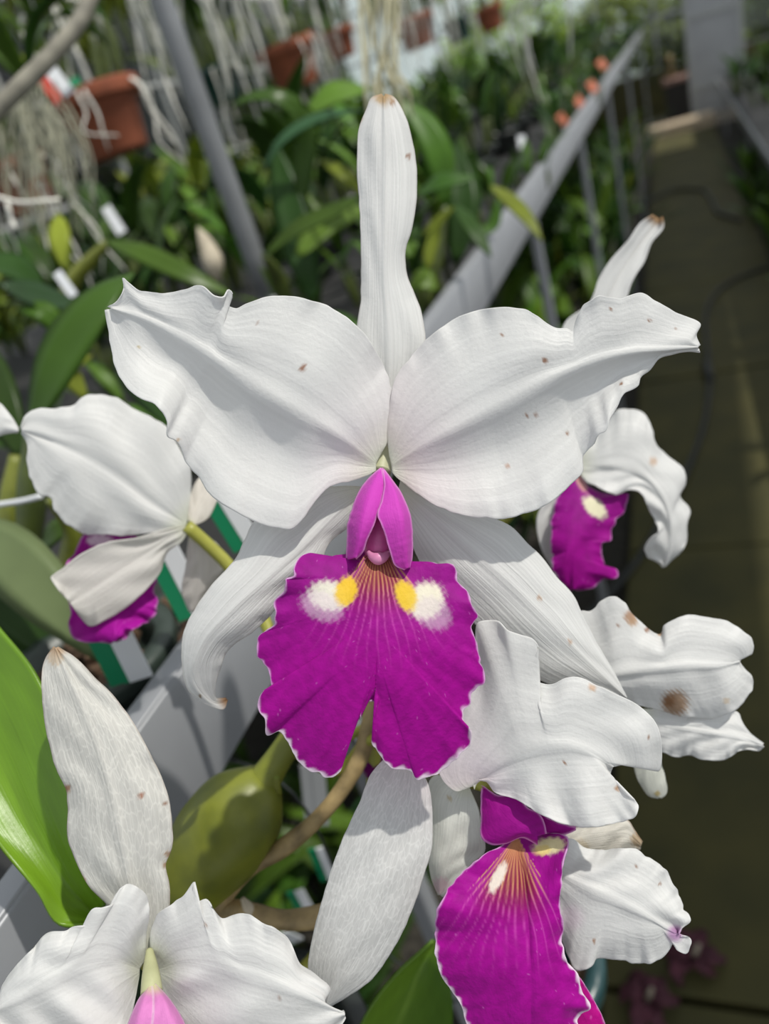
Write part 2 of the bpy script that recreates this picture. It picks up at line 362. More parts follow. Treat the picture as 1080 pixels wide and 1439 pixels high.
# ================================================================ THE FLOWERS
def lip_pigment(white_edge=1.0, patches=(), fan=None, deep=(.36, .0015, .27), up=(.30, .006, .24), y0=800, y1=950, edge_px=6):
    def f(X, Y, u, v, e):
        r = np.random.default_rng(3)
        c = mixc(np.broadcast_to(np.array(up), X.shape + (3,)).copy(), deep, sstep(Y, y0, y1))
        n = np.sin(X*.21 + 1.3*np.sin(Y*.13)) * np.sin(Y*.17 + 1.1*np.sin(X*.11)); c = c * (1 + .10 * n[..., None])
        sp = r.random(X.shape); c = mixc(c, (.75, .25, .68), .35 * (sp > .9975))
        if fan:
            ox, oy, rad, half, rot = fan
            dx, dy = X - ox, Y - oy; ca, sa = math.cos(rot), math.sin(rot); dx, dy = dx*ca - dy*sa, dx*sa + dy*ca
            ang = np.arctan2(dx, dy); rr = np.hypot(dx, dy)
            ins = (1 - sstep(np.abs(ang), half*.75, half*1.1)) * (1 - sstep(rr, rad*.55, rad*1.15))
            c = mixc(c, (.21, .006, .045), .95 * ins)
            wob = ang + .012*np.sin(rr*.06 + ang*9); ln = np.abs(((wob/.09) + .5) % 1 - .5) * .09 * np.maximum(rr, 12)
            vein = np.exp(-(ln/1.0)**2) * (1 - sstep(rr, rad*.75, rad*1.9)) * (np.abs(ang) < half*1.25)
            c = mixc(c, (.66, .32, .14), .9 * vein * (1 - sstep(rr, rad*.6, rad*1.0)))
            c = mixc(c, (.68, .10, .50), .55 * vein * sstep(rr, rad*.5, rad*.9))
        for (x, y, a, b_, rot, colr, st) in patches:
            dx, dy = X - x, Y - y; q = np.hypot((dx*math.cos(rot) + dy*math.sin(rot))/a, (-dx*math.sin(rot) + dy*math.cos(rot))/b_)
            q = q + .10*np.sin(X*.55 + Y*.23)*np.cos(Y*.48) + .10*(r.random(X.shape) - .5)
            c = mixc(c, colr, st * (1 - sstep(q, .65, 1.12)))
        fr = edge_px * (1 + .5*np.sin(X*.31 + Y*.23)) * (.45 + .55*sstep(Y, y0 + 120, y1 + 90))
        k = (1 - sstep(e, fr*.15, fr)) * white_edge * (u > .02)
        c = mixc(c, (.72, .42, .72), .85 * k); c = mixc(c, (.88, .80, .86), .8 * k * sstep(Y, y0 + 160, y1 + 90))
        return c
    return f
def tube_pigment(a=(.62, .07, .52), b=(.55, .045, .44)):
    def f(X, Y, u, v, e):
        c = mixc(np.broadcast_to(np.array(a), X.shape + (3,)).copy(), b, np.clip(u, 0, 1))
        c = c * (1 - .12*(np.sin((Y + .35*np.abs(X - 535))*.55)*.5 + .5)*sstep(u, .45, .9))[..., None]
        return mixc(c, (.78, .35, .70), .75*(1 - sstep(e, .6, 3.2)))
    return f

# ---- the large flower in the middle
F, b = flower('large sharp white orchid flower with broad magenta lip facing the camera at centre', 532, 660, .229)
surface('petal', [(528, 652, 227), (490, 622, 222.5), (440, 590, 219.5), (380, 555, 217.5), (330, 522, 217), (270, 482, 217), (205, 448, 219), (158, 434, 222)],
        [(533, 640), (543, 622), (547, 598), (551, 551), (542, 523), (523, 486), (496, 453), (459, 430), (426, 419), (380, 417), (348, 426), (330, 435), (321, 431), (326, 412), (321, 408), (314, 418), (302, 416), (283, 402), (260, 407), (240, 412), (212, 412), (192, 408), (180, 398), (173, 391), (174, 402), (166, 422), (152, 432)],
        [(528, 662), (512, 670), (490, 677), (463, 685), (442, 705), (424, 732), (409, 744), (388, 743), (358, 734), (332, 720), (299, 700), (275, 667), (263, 652), (248, 622), (236, 613), (236, 597), (218, 569), (195, 560), (169, 532), (157, 490), (152, 455), (149, 436)],
        M_PETAL, F, b, nu=170, nv=30, bowl=([4, 4, 2, 0, -2, -4, 1, 4], [2, 2, 3, 5, 4, -4, 0, 3]), pw=1.7, ridge=.9, ruf=(1.3, 5, .1), ruf2=(1.0, 5, .4), jit=1.0, wav=.5, seed=11, trough=(-1.2, 5.5),
        col=white(pink=(.86, .70, .76, .2), spots=[(425, 517, 4.5, (.36, .17, .10)), (195, 488, 2.5, (.6, .5, .3)), (250, 618, 3, (.6, .45, .3)), (362, 454, 2, BR)]))
surface('petal', [(550, 655, 227), (593, 627, 222.5), (653, 595, 219.5), (718, 560, 217.5), (778, 528, 216.5), (833, 507, 216.5), (889, 495, 217.5), (935, 492, 219), (980, 488, 221)],
        [(547, 640), (545, 612), (546, 585), (551, 548), (560, 525), (576, 502), (597, 479), (620, 460), (648, 444), (685, 434), (718, 432), (745, 437), (764, 451), (780, 460), (797, 462), (804, 467), (808, 455), (815, 437), (819, 429), (831, 423), (840, 416), (855, 418), (870, 421), (882, 417), (900, 413), (919, 423), (949, 440), (967, 448), (983, 456), (977, 472), (983, 486)],
        [(551, 664), (558, 672), (569, 680), (593, 699), (625, 717), (671, 728), (708, 731), (741, 722), (768, 710), (796, 687), (817, 664), (819, 640), (833, 625), (840, 611), (852, 604), (856, 590), (866, 572), (877, 553), (896, 541), (898, 532), (912, 521), (925, 505), (944, 498), (968, 494), (983, 495)],
        M_PETAL, F, b, nu=170, nv=30, bowl=([4, 4, 3, 1, 1, -3, -1, 2], [2, 2, 2, 3, 6, 2, 3, 2]), pw=1.7, ridge=1.0, ruf=(1.2, 6, .3), ruf2=(1.0, 6, .2), jit=1.0, wav=.5, seed=12, trough=(-1.2, 5.5),
        col=white(pink=(.86, .68, .72, .3), spots=[(765, 507, 4, BR), (753, 585, 3, BR), (740, 585, 2.5, BR), (713, 657, 3, (.6, .4, .3)), (858, 435, 2.5, BR), (912, 451, 2.5, BR), (704, 471, 2, BR), (873, 540, 2.5, BR), (797, 611, 2.5, BR), (950, 463, 2, BR)]))
surface('dorsal_sepal', [(545, 640, 231), (546, 560, 231), (546, 470, 231), (541, 400, 232), (541, 320, 233), (542, 240, 235), (541, 180, 236), (539, 136, 238)],
        [(538, 640), (522, 560), (500, 490), (503, 449), (507, 425), (508, 379), (507, 324), (504, 273), (502, 222), (505, 182), (514, 157), (523, 138), (536, 133)],
        [(553, 640), (572, 560), (593, 510), (596, 472), (592, 440), (581, 412), (571, 386), (569, 362), (570, 350), (577, 324), (584, 287), (585, 250), (581, 210), (574, 180), (563, 152), (551, 136), (541, 133)],
        M_SEPAL, F, b, nu=120, nv=18, bowl=([2, 2, 2, 3, 4, 4, 3, 2], [2, 2, 2, 6, 4, 4, 3, 2]), ridge=.8, ruf=(.4, 3, 0), jit=.5, wav=.3, seed=13,
        col=white(tip=(.55, .38, .20), spots=[(573, 220, 4, (.40, .24, .17)), (551, 145, 5, (.45, .28, .18)), (507, 170, 3, (.55, .40, .28)), (535, 142, 6, (.7, .56, .36))], edge_brown=.15))
surface('lateral_sepal', [(515, 690, 231), (480, 715, 231), (430, 765, 229), (380, 810, 227), (325, 860, 226), (285, 905, 228), (272, 945, 231), (284, 973, 235), (303, 988, 240), (318, 985, 245)],
        [(508, 684), (485, 683), (440, 690), (395, 715), (358, 732), (344, 759), (329, 789), (296, 825), (275, 855), (260, 885), (255, 915), (257, 945), (266, 972), (281, 984), (300, 994), (314, 997), (320, 984)],
        [(520, 700), (505, 720), (487, 742), (463, 763), (449, 790), (425, 815), (400, 840), (385, 858), (365, 879), (350, 892), (332, 903), (317, 918), (309, 939), (303, 960), (305, 982), (317, 981)],
        M_SEPAL, F, b, nu=130, nv=20, bowl=([2, 4, 5, 5, 5, 4, 2, 0], [2, 3, 3, 4, 4, 3, 2, 0]), ridge=.4, ruf=(.5, 3, .2), ruf2=(.8, 6, .1), jit=.6, wav=.3, seed=14,
        col=white(tip=(.35, .20, .10), spots=[(281, 978, 3, (.3, .2, .1)), (331, 710, 2, BR)], edge_brown=.12))
surface('lateral_sepal', [(560, 685, 231), (610, 725, 231), (665, 775, 231), (720, 825, 231), (780, 885, 232), (830, 935, 234), (880, 981, 237)],
        [(562, 676), (590, 690), (640, 712), (690, 728), (718, 741), (740, 764), (759, 783), (782, 812), (804, 837), (817, 863), (833, 895), (858, 939), (880, 980)],
        [(556, 700), (572, 750), (590, 790), (630, 840), (670, 880), (715, 925), (765, 958), (815, 972), (855, 976), (878, 983)],
        M_SEPAL, F, b, nu=110, nv=20, bowl=([2, 3, 4, 5, 5, 4, 2], [2, 3, 4, 5, 5, 3, 1]), ridge=.4, ruf=(.5, 2, .2), jit=.4, wav=.3, seed=15,
        col=white(spots=[(757, 841, 3.5, (.6, .42, .3)), (800, 902, 3, (.6, .42, .3))]))
lip = surface('lip', [(531, 722, 228), (531, 752, 222), (530, 790, 214), (530, 830, 208), (530, 880, 204), (529, 930, 203), (529, 962, 204), (527, 986, 206)],
        [(512, 735), (503, 760), (495, 786), (482, 789), (468, 782), (454, 789), (440, 779), (425, 783), (413, 799), (409, 812), (400, 815), (398, 831), (387, 844), (389, 863), (384, 880), (368, 891), (362, 912), (366, 930), (380, 938), (384, 956), (380, 968), (370, 972), (365, 988), (370, 1011), (375, 1032), (393, 1028), (403, 1039), (410, 1063), (428, 1081), (449, 1088), (467, 1094), (477, 1085), (479, 1067), (491, 1042), (495, 1025), (506, 1008), (508, 996), (512, 988), (518, 985), (524, 985)],
        [(550, 735), (556, 765), (565, 800), (574, 801), (583, 798), (599, 791), (618, 794), (634, 794), (641, 807), (643, 817), (655, 831), (660, 849), (667, 863), (666, 884), (671, 902), (673, 923), (681, 944), (680, 961), (664, 967), (659, 976), (659, 986), (648, 998), (650, 1014), (659, 1025), (659, 1042), (646, 1060), (629, 1074), (611, 1085), (586, 1096), (579, 1085), (548, 1078), (537, 1063), (523, 1041), (527, 1025), (530, 1008), (537, 998), (536, 990), (531, 986), (526, 985)],
        M_LIP, F, b, nu=230, nv=80, bowl=([0, 1, 0, 1, 4, 5, 6, 6, 4, 1], [0, 1, 0, 1, 4, 5, 6, 6, 4, 1]), pw=2.1, ridge=-.25, ruf=(1.5, 6, .1), ruf2=(1.5, 6, .45), jit=2.2, wav=.4, thick=.5, seed=16,
        mt=np.interp(np.linspace(0, 1, 231), [0, .15, .3, .6, .9, .95, 1], [0, .25, .40, .62, .83, .90, 1]),
        col=lip_pigment(patches=[(462, 838, 32, 23, .2, (.80, .77, .66), 1), (486, 832, 17, 24, .35, (.82, .55, .03), .95), (598, 845, 27, 30, .6, (.80, .76, .62), 1), (570, 838, 16, 25, -.35, (.80, .56, .04), .95), (452, 852, 34, 22, .4, (.72, .60, .70), .45), (608, 862, 30, 24, .6, (.72, .60, .70), .4)],
                        fan=(531, 758, 108, .56, 0)))
surface('side_lobe', [(536, 660, 220), (523, 690, 212), (514, 720, 207.5), (508, 750, 206), (500, 784, 207)],
        [(535, 658), (520, 671), (509, 684), (498, 705), (491, 727), (488, 755), (486, 788)],
        [(537, 658), (540, 685), (536, 706), (531, 722), (523, 743), (514, 762), (510, 775), (500, 786)],
        M_LIP, F, b, nu=60, nv=16, bowl=(9, 1.5), pw=1.8, ruf=(.2, 3, 0), jit=.4, wav=.1, seed=17, col=tube_pigment())
surface('side_lobe', [(538, 660, 220), (552, 690, 211), (560, 720, 206.5), (566, 760, 206), (572, 799, 208)],
        [(537, 658), (540, 685), (536, 706), (531, 722), (540, 748), (548, 776), (555, 795), (568, 801)],
        [(539, 660), (551, 676), (561, 690), (570, 708), (576, 725), (579, 745), (579, 775), (577, 799)],
        M_LIP, F, b, nu=60, nv=16, bowl=(1.0, 9), pw=1.8, ruf=(.2, 3, 0), jit=.4, wav=.1, seed=18, col=tube_pigment((.64, .08, .54), (.58, .05, .46)))
def column(name, pts, rad, mat, parent, b):
    return tube(name, many(pts), rad, mat, parent, seg=14, n=26, base=b)
M_PINK = plain('pink_column', (.62, .10, .34), .4, var=.12, scale=300); M_CAP = plain('anther_cap', (.66, .24, .44), .4, var=.1, scale=300)
M_COL = plain('cream_column', (.44, .45, .25), .4, var=.1, scale=150); M_COLD = plain('green_cream_column', (.45, .45, .28), .45, var=.12, scale=150)
cl = column('column', [(538, 690, .2235), (536, 725, .2195), (532, 755, .2165), (531, 782, .2155)], [.002, .0036, .0046, .0036], M_PINK, F, b)
column('anther_cap', [(517, 776, .2128), (524, 783, .2118), (531, 785, .2115), (539, 783, .2118), (546, 776, .2128)], [.0006, .0014, .0019, .0014, .0006], M_CAP, cl, b)
column('ovary', [(539, 628, .233), (538, 645, .2315), (535, 664, .229)], [.0022, .0028, .003], M_COLD, F, b)
tube('pedicel', many([(537, 650, .232), (500, 780, .262), (440, 930, .285), (405, 1050, .292)]), [.0022, .0022, .0022, .0026], M_STEM, F, base=b)

# ---- the flower at lower right, turned away to the right
F, b = flower('white orchid flower with long narrow magenta lip hanging at lower right', 680, 1095, .233)
surface('petal', [(668, 1102, 229), (705, 1074, 224), (750, 1052, 220), (800, 1048, 218), (835, 1062, 219), (861, 1078, 221)],
        [(664, 1105), (640, 1112), (618, 1089), (612, 1070), (628, 1020), (655, 960), (668, 900), (672, 874), (700, 873), (711, 884), (732, 892), (748, 897), (755, 906), (750, 925), (742, 944), (745, 955), (760, 961), (778, 961), (794, 953), (812, 951), (841, 964), (862, 974), (882, 983), (908, 1001), (924, 1021), (929, 1053), (924, 1084), (908, 1078), (892, 1074), (872, 1074)],
        [(666, 1110), (664, 1099), (683, 1099), (696, 1115), (721, 1122), (753, 1141), (784, 1156), (825, 1162), (867, 1156), (893, 1146), (897, 1132), (886, 1122), (869, 1115), (856, 1094), (858, 1082)],
        M_PETAL, F, b, nu=140, nv=28, bowl=([2, 4, 3, 2, 4, 2, 3, 4], [1, 0, -3, -4, -4, -3, 2]), pw=1.7, ridge=.8, ruf=(2.2, 6, .2), ruf2=(1.2, 5, .1), jit=1.0, wav=.7, seed=21,
        col=white(pink=(.84, .70, .78, .5), spots=[(831, 967, 5.5, (.70, .50, .36)), (866, 1108, 4, (.5, .28, .14)), (793, 1072, 2, BR), (911, 1037, 2, BR)]))
surface('petal', [(760, 1215, 234), (800, 1235, 231), (851, 1259, 228), (891, 1278, 227), (925, 1298, 227.5), (953, 1315, 229)],
        [(762, 1195), (785, 1183), (797, 1180), (820, 1192), (845, 1198), (870, 1194), (891, 1193), (906, 1204), (928, 1217), (946, 1244), (954, 1262), (962, 1278), (970, 1294), (958, 1304), (953, 1313)],
        [(762, 1240), (775, 1280), (790, 1320), (800, 1345), (809, 1363), (833, 1354), (836, 1348), (861, 1348), (888, 1352), (916, 1351), (934, 1342), (946, 1326), (952, 1336), (962, 1340), (970, 1331), (969, 1319), (956, 1316)],
        M_PETAL, F, b, nu=120, nv=24, bowl=([2, 3, 3, 3, 2, 0], [2, 3, 4, 3, 2, 0]), ridge=.8, ruf=(1.0, 6, .2), ruf2=(1.2, 6, .1), jit=1.2, wav=.6, seed=22,
        col=white(pinks=[(948, 1312, 16, (.55, .25, .55), .8), (800, 1290, 28, (.76, .62, .72), .5)], spots=[(834, 1323, 3, (.4, .2, .1)), (893, 1218, 2.5, BR), (926, 1243, 2, BR)]))
surface('dorsal_sepal', [(770, 1192, 240), (810, 1182, 239), (850, 1175, 239), (880, 1172, 240), (900, 1188, 243)],
        [(768, 1178), (790, 1168), (812, 1160), (840, 1156), (864, 1155), (879, 1152), (890, 1166), (902, 1183)],
        [(770, 1205), (800, 1206), (840, 1206), (870, 1202), (890, 1196), (899, 1194)],
        M_SEPAL, F, b, nu=50, nv=12, bowl=(2, 2), ruf=(.6, 3, .1), jit=.6, wav=.4, seed=23, col=white(w=np.array([.80, .77, .70]), edge_brown=.5, spots=[(815, 1192, 14, (.72, .64, .5)), (896, 1180, 12, (.6, .46, .3)), (818, 1200, 4, BR)]))
surface('lateral_sepal', [(578, 1052, 233), (567, 1105, 229), (545, 1170, 226), (522, 1240, 224), (495, 1310, 223.5), (472, 1365, 224), (459, 1412, 226)],
        [(570, 1048), (545, 1062), (524, 1084), (504, 1130), (483, 1177), (462, 1234), (444, 1296), (435, 1343), (434, 1366), (446, 1398), (456, 1414)],
        [(586, 1052), (594, 1085), (602, 1105), (607, 1151), (605, 1198), (594, 1234), (576, 1286), (550, 1338), (519, 1379), (488, 1400), (462, 1415)],
        M_NET, F, b, nu=110, nv=20, bowl=([2, 3, 4, 4, 4, 3], [2, 3, 4, 4, 4, 3]), ridge=.4, ruf=(.3, 2, .1), jit=.4, wav=.3, seed=24, col=white(pink=(.86, .74, .78, .5)))
surface('lateral_sepal', [(650, 1108, 238), (640, 1140, 237), (632, 1185, 237), (622, 1225, 238), (618, 1258, 241)],
        [(640, 1100), (610, 1090), (599, 1110), (600, 1150), (602, 1203), (606, 1234), (616, 1258)],
        [(660, 1108), (672, 1140), (678, 1170), (680, 1198), (664, 1213), (644, 1236), (623, 1261)],
        M_SEPAL, F, b, nu=60, nv=14, bowl=(4, -2), ruf=(.3, 2, .1), jit=.4, wav=.3, seed=25, col=white(w=np.array([.82, .83, .78]), spots=[(631, 1122, 3, (.6, .5, .3)), (620, 1245, 14, (.78, .62, .66))]))
surface('side_lobe', [(682, 1110, 230), (705, 1140, 226), (725, 1160, 223.5), (755, 1175, 223)],
        [(676, 1104), (701, 1119), (724, 1117), (742, 1136), (756, 1144), (762, 1152), (767, 1172)],
        [(676, 1108), (676, 1150), (680, 1182), (690, 1187), (711, 1185), (732, 1177), (755, 1187)],
        M_LIP, F, b, nu=50, nv=14, bowl=(2, 3), ruf=(.3, 2, .1), jit=.5, wav=.2, seed=26, col=tube_pigment((.30, .003, .22), (.34, .004, .26)))
surface('side_lobe', [(752, 1140, 231), (770, 1152, 229), (790, 1161, 228), (808, 1165, 228)],
        [(752, 1138), (763, 1146), (785, 1156), (809, 1163)], [(752, 1150), (764, 1170), (780, 1174), (796, 1172), (809, 1166)],
        M_LIP, F, b, nu=30, nv=8, bowl=(1, 1), ruf=(.2, 2, .1), jit=.3, wav=.1, seed=27, col=tube_pigment((.30, .003, .22), (.34, .004, .26)))
surface('lip', [(735, 1172, 232), (728, 1192, 229), (735, 1235, 223), (742, 1300, 218), (745, 1370, 215), (745, 1430, 216), (745, 1480, 220)],
        [(726, 1180), (711, 1184), (696, 1193), (680, 1203), (659, 1219), (638, 1239), (618, 1270), (610, 1307), (614, 1330), (615, 1353), (623, 1374), (636, 1395), (649, 1416), (654, 1434), (670, 1460), (700, 1482), (742, 1484)],
        [(758, 1174), (778, 1172), (794, 1174), (789, 1224), (788, 1250), (786, 1270), (791, 1300), (791, 1327), (797, 1351), (812, 1369), (815, 1390), (829, 1414), (812, 1432), (815, 1450), (780, 1475), (748, 1484)],
        M_LIP, F, b, nu=150, nv=50, bowl=([0, 1, 0, 3, 6, 7, 6, 4], [0, -2, -1, 3, 6, 7, 6, 4]), pw=1.6, ridge=-.8, ruf=(1.2, 7, .2), ruf2=(1.2, 7, .5), jit=1.4, wav=.5, seed=28,
        mt=np.linspace(0, 1, 151)**.85,
        col=lip_pigment(patches=[(772, 1190, 26, 13, -.15, (.78, .70, .42), 1), (762, 1196, 14, 8, -.2, (.75, .55, .1), .5), (699, 1234, 9, 26, .45, (.80, .74, .66), .9)], fan=(726, 1175, 120, .5, -.1), y0=1150, y1=1250, edge_px=5))
surface('lip_lobe', [(770, 1370, 228), (800, 1400, 227), (825, 1440, 227), (835, 1480, 229)], [(775, 1360), (812, 1372), (830, 1400), (850, 1440), (860, 1480)], [(765, 1385), (775, 1420), (790, 1450), (800, 1482)],
        M_LIP, F, b, nu=40, nv=10, bowl=(2, 1), ruf=(.5, 3, .1), jit=.6, wav=.2, seed=29, col=lip_pigment(deep=(.45, .002, .22), up=(.45, .002, .22), y0=1300, y1=1400, edge_px=3))
tube('pedicel', many([(690, 1105, .236), (600, 1080, .26), (520, 1040, .285), (470, 1085, .295), (405, 1050, .292)]), [.0024, .0024, .0022, .0022, .0026], M_STEM, F, base=b)

# ---- the flower behind at the right with brown stains
F, b = flower('white orchid flower with brown-stained ragged petals right of the centre flower', 850, 950, .255)
surface('petal', [(815, 955, 258), (858, 950, 254), (900, 943, 252), (964, 936, 250), (1010, 936, 251), (1039, 930, 254)],
        [(812, 935), (808, 880), (818, 860), (833, 859), (845, 843), (865, 839), (877, 847), (884, 859), (900, 874), (912, 885), (925, 891), (930, 887), (932, 879), (948, 869), (970, 865), (996, 867), (1021, 874), (1043, 887), (1060, 907), (1056, 919), (1043, 920), (1040, 927)],
        [(815, 970), (840, 985), (870, 985), (905, 993), (943, 1003), (970, 1008), (998, 1011), (1019, 1003), (1034, 997), (1047, 984), (1056, 968), (1056, 952), (1047, 942), (1040, 934)],
        M_PETAL, F, b, nu=130, nv=26, bowl=([2, 3, 4, 4, 3, 2], [3, 5, 7, 7, 5, 2]), ridge=1.2, ruf=(1.0, 7, .2), ruf2=(1.0, 5, .1), jit=1.4, wav=.6, seed=31,
        col=white(spots=[(948, 988, 20, (.42, .26, .15)), (940, 985, 9, (.34, .18, .09)), (884, 867, 9, (.52, .32, .2)), (888, 874, 7, (.55, .36, .22)), (908, 886, 4, BR), (926, 891, 4, (.5, .3, .15)), (868, 880, 2, BR), (1020, 985, 5, (.72, .62, .5))]))
surface('petal', [(905, 1010, 262), (940, 1020, 260), (985, 1028, 258), (1030, 1036, 258), (1070, 1049, 260)],
        [(900, 996), (930, 998), (970, 1000), (1019, 1003), (1036, 1002), (1041, 1012), (1053, 1030), (1072, 1046)],
        [(900, 1030), (912, 1048), (934, 1060), (952, 1065), (970, 1061), (986, 1067), (1004, 1070), (1019, 1067), (1034, 1058), (1050, 1053), (1066, 1055), (1073, 1049)],
        M_PETAL, F, b, nu=90, nv=18, bowl=(3, 2), ridge=.5, ruf=(.8, 5, .2), ruf2=(1.6, 6, .1), jit=.9, wav=.7, seed=32, col=white())
surface('lateral_sepal', [(905, 1030, 264), (910, 1065, 264), (917, 1095, 265), (926, 1121, 267)], [(893, 1035), (890, 1070), (893, 1088), (900, 1104), (912, 1119), (924, 1122)], [(922, 1035), (929, 1076), (934, 1094), (935, 1116), (928, 1122)],
        M_SEPAL, F, b, nu=40, nv=10, bowl=(2, 2), jit=.4, seed=33, col=white(w=np.array([.78, .79, .72]), spots=[(923, 1115, 4, (.55, .45, .2))]))
surface('lateral_sepal', [(860, 985, 262), (840, 1010, 263), (820, 1045, 264), (805, 1080, 266)], [(850, 978), (822, 990), (800, 1030), (800, 1075)], [(870, 995), (862, 1030), (840, 1065), (812, 1084)],
        M_SEPAL, F, b, nu=40, nv=10, bowl=(2, 2), jit=.4, seed=34, col=white())
tube('pedicel', many([(850, 965, .262), (740, 1000, .30), (600, 1040, .315), (470, 1075, .305), (405, 1050, .293)]), [.0022, .0022, .0022, .0022, .0026], M_STEM, F, base=b)

# ---- the softly blurred flower further back on the right
F, b = flower('blurred white orchid flower curling over a purple ruffled lip, behind the big right petal', 815, 650, .318)
surface('petal', [(812, 655, 320), (850, 655, 316), (895, 665, 312), (925, 690, 310), (940, 725, 311), (942, 765, 314), (933, 797, 318)],
        [(812, 648), (820, 626), (839, 613), (855, 591), (868, 575), (887, 577), (909, 588), (916, 604), (919, 620), (935, 639), (951, 652), (960, 661), (962, 681), (954, 697), (967, 716), (964, 738), (960, 773), (944, 786), (934, 797)],
        [(814, 662), (818, 672), (826, 678), (845, 689), (865, 695), (884, 689), (897, 693), (909, 713), (919, 732), (922, 752), (914, 756), (906, 770), (909, 783), (922, 789), (931, 798)],
        M_PETAL, F, b, nu=110, nv=20, bowl=([2, 3, 4, 5, 6, 4], [-2, -3, -2, 0, 2, 1]), ridge=.8, ruf=(1.8, 8, .2), ruf2=(1.2, 5, .1), jit=1.4, wav=.8, seed=41,
        col=white(spots=[(917, 649, 6, (.66, .50, .38))]))
surface('dorsal_sepal', [(815, 640, 326), (820, 560, 328), (835, 470, 331), (862, 400, 333), (893, 350, 335), (926, 309, 337)],
        [(808, 640), (795, 560), (785, 480), (793, 455), (830, 424), (841, 394), (858, 366), (883, 338), (900, 313), (917, 302)],
        [(822, 640), (840, 560), (866, 460), (881, 415), (890, 391), (904, 370), (915, 341), (932, 317), (930, 305)],
        M_SEPAL, F, b, nu=80, nv=12, bowl=(-3, -3), ridge=-1.0, jit=.4, wav=.3, seed=42, col=white(tip=(.45, .28, .14), spots=[(925, 308, 8, (.55, .40, .22))]))
surface('lateral_sepal', [(800, 665, 324), (785, 700, 322), (775, 740, 322), (770, 775, 325), (782, 812, 328)],
        [(790, 668), (765, 705), (755, 725), (757, 760), (765, 780), (774, 795), (780, 814)], [(808, 668), (790, 700), (786, 732), (787, 770), (786, 790), (784, 814)],
        M_SEPAL, F, b, nu=50, nv=10, bowl=(-2, 3), jit=.3, seed=43, col=white())
surface('lip', [(808, 665, 322), (812, 700, 316), (808, 735, 312), (806, 775, 310), (806, 828, 312)],
        [(802, 668), (786, 690), (778, 720), (775, 760), (777, 800), (788, 820), (803, 830)],
        [(812, 665), (826, 684), (861, 697), (881, 695), (879, 716), (868, 728), (860, 744), (860, 760), (845, 764), (844, 776), (850, 796), (866, 802), (865, 812), (845, 815), (839, 824), (826, 830), (810, 830)],
        M_LIP, F, b, nu=110, nv=30, bowl=(4, 3), ruf=(1.2, 6, .2), ruf2=(1.5, 8, .1), jit=2.0, wav=.5, seed=44,
        col=lip_pigment(patches=[(835, 714, 22, 12, .75, (.80, .76, .55), 1), (815, 675, 22, 7, 1.2, (.65, .35, .3), .8)], y0=700, y1=780, edge_px=4, white_edge=.7, deep=(.33, .0015, .25)))
tube('pedicel', many([(806, 655, .325), (740, 700, .36), (600, 860, .38), (480, 980, .36), (409, 1040, .295)]), [.0022, .0022, .0022, .0022, .0026], M_STEM, F, base=b)

# ---- the flower on the left seen from behind
F, b = flower('blurred white orchid flower seen from behind on its yellow-green stalk at left', 264, 740, .300)
surface('petal', [(262, 738, 300), (220, 712, 297), (157, 664, 294), (94, 630, 293), (31, 606, 295)],
        [(263, 730), (266, 704), (268, 672), (264, 650), (246, 619), (227, 594), (205, 584), (189, 577), (170, 562), (142, 554), (116, 559), (104, 570), (79, 575), (57, 575), (33, 587), (29, 602)],
        [(258, 741), (252, 742), (220, 748), (176, 754), (142, 752), (116, 748), (94, 735), (76, 716), (69, 698), (57, 697), (47, 682), (39, 650), (38, 622), (30, 609)],
        M_PETAL, F, b, nu=110, nv=20, bowl=([1, 2, 4, 4, 3, 1], [1, 3, 5, 5, 3, 1]), ridge=-1.2, ruf=(.9, 5, .2), ruf2=(.9, 5, .1), jit=1.0, wav=.6, seed=51, col=white())
surface('lateral_sepal', [(262, 742, 300), (215, 772, 298), (165, 803, 296), (125, 830, 295), (98, 848, 294)],
        [(258, 738), (220, 748), (189, 757), (145, 764), (116, 777), (90, 798), (74, 809), (71, 812), (73, 816), (84, 831)],
        [(264, 748), (255, 762), (236, 775), (223, 808), (201, 833), (176, 855), (151, 870), (126, 880), (112, 866)],
        M_SEPAL, F, b, nu=80, nv=16, bowl=(-3, 3), ridge=-.6, jit=.4, wav=.3, seed=52, col=white(w=np.array([.84, .82, .78])))
surface('dorsal_sepal', [(266, 736, 302), (276, 712, 305), (290, 690, 308), (305, 665, 312)], [(264, 730), (266, 700), (277, 676), (300, 655)], [(270, 740), (290, 730), (304, 706), (310, 670)],
        M_SEPAL, F, b, nu=30, nv=8, bowl=(2, 2), jit=.3, seed=53, col=white(w=np.array([.84, .80, .74])))
surface('lateral_sepal', [(272, 752, 306), (282, 785, 309), (283, 820, 312), (270, 860, 316)], [(265, 752), (262, 790), (256, 835), (266, 860)], [(282, 748), (305, 765), (318, 790), (298, 823), (275, 861)],
        M_SEPAL, F, b, nu=40, nv=10, bowl=(2, 2), jit=.3, seed=54, col=white(w=np.array([.78, .74, .70])))
surface('lip', [(200, 765, 308), (175, 800, 308), (165, 850, 303), (160, 902, 297)], [(190, 752), (116, 748), (110, 775), (92, 800), (100, 850), (101, 883), (104, 896), (142, 904), (158, 904)],
        [(225, 765), (225, 790), (220, 814), (214, 828), (220, 842), (217, 867), (198, 880), (176, 897), (164, 903)],
        M_LIP, F, b, nu=80, nv=24, bowl=([2, 2, 2, 2], [2, 2, 2, 2]), ruf=(1.6, 8, .2), ruf2=(1.6, 8, .6), jit=2.2, wav=.6, seed=55, col=lip_pigment(y0=760, y1=860, edge_px=7, white_edge=.55, deep=(.40, .006, .33), patches=[(140, 760, 20, 9, 0, (.75, .6, .7), .8)]))
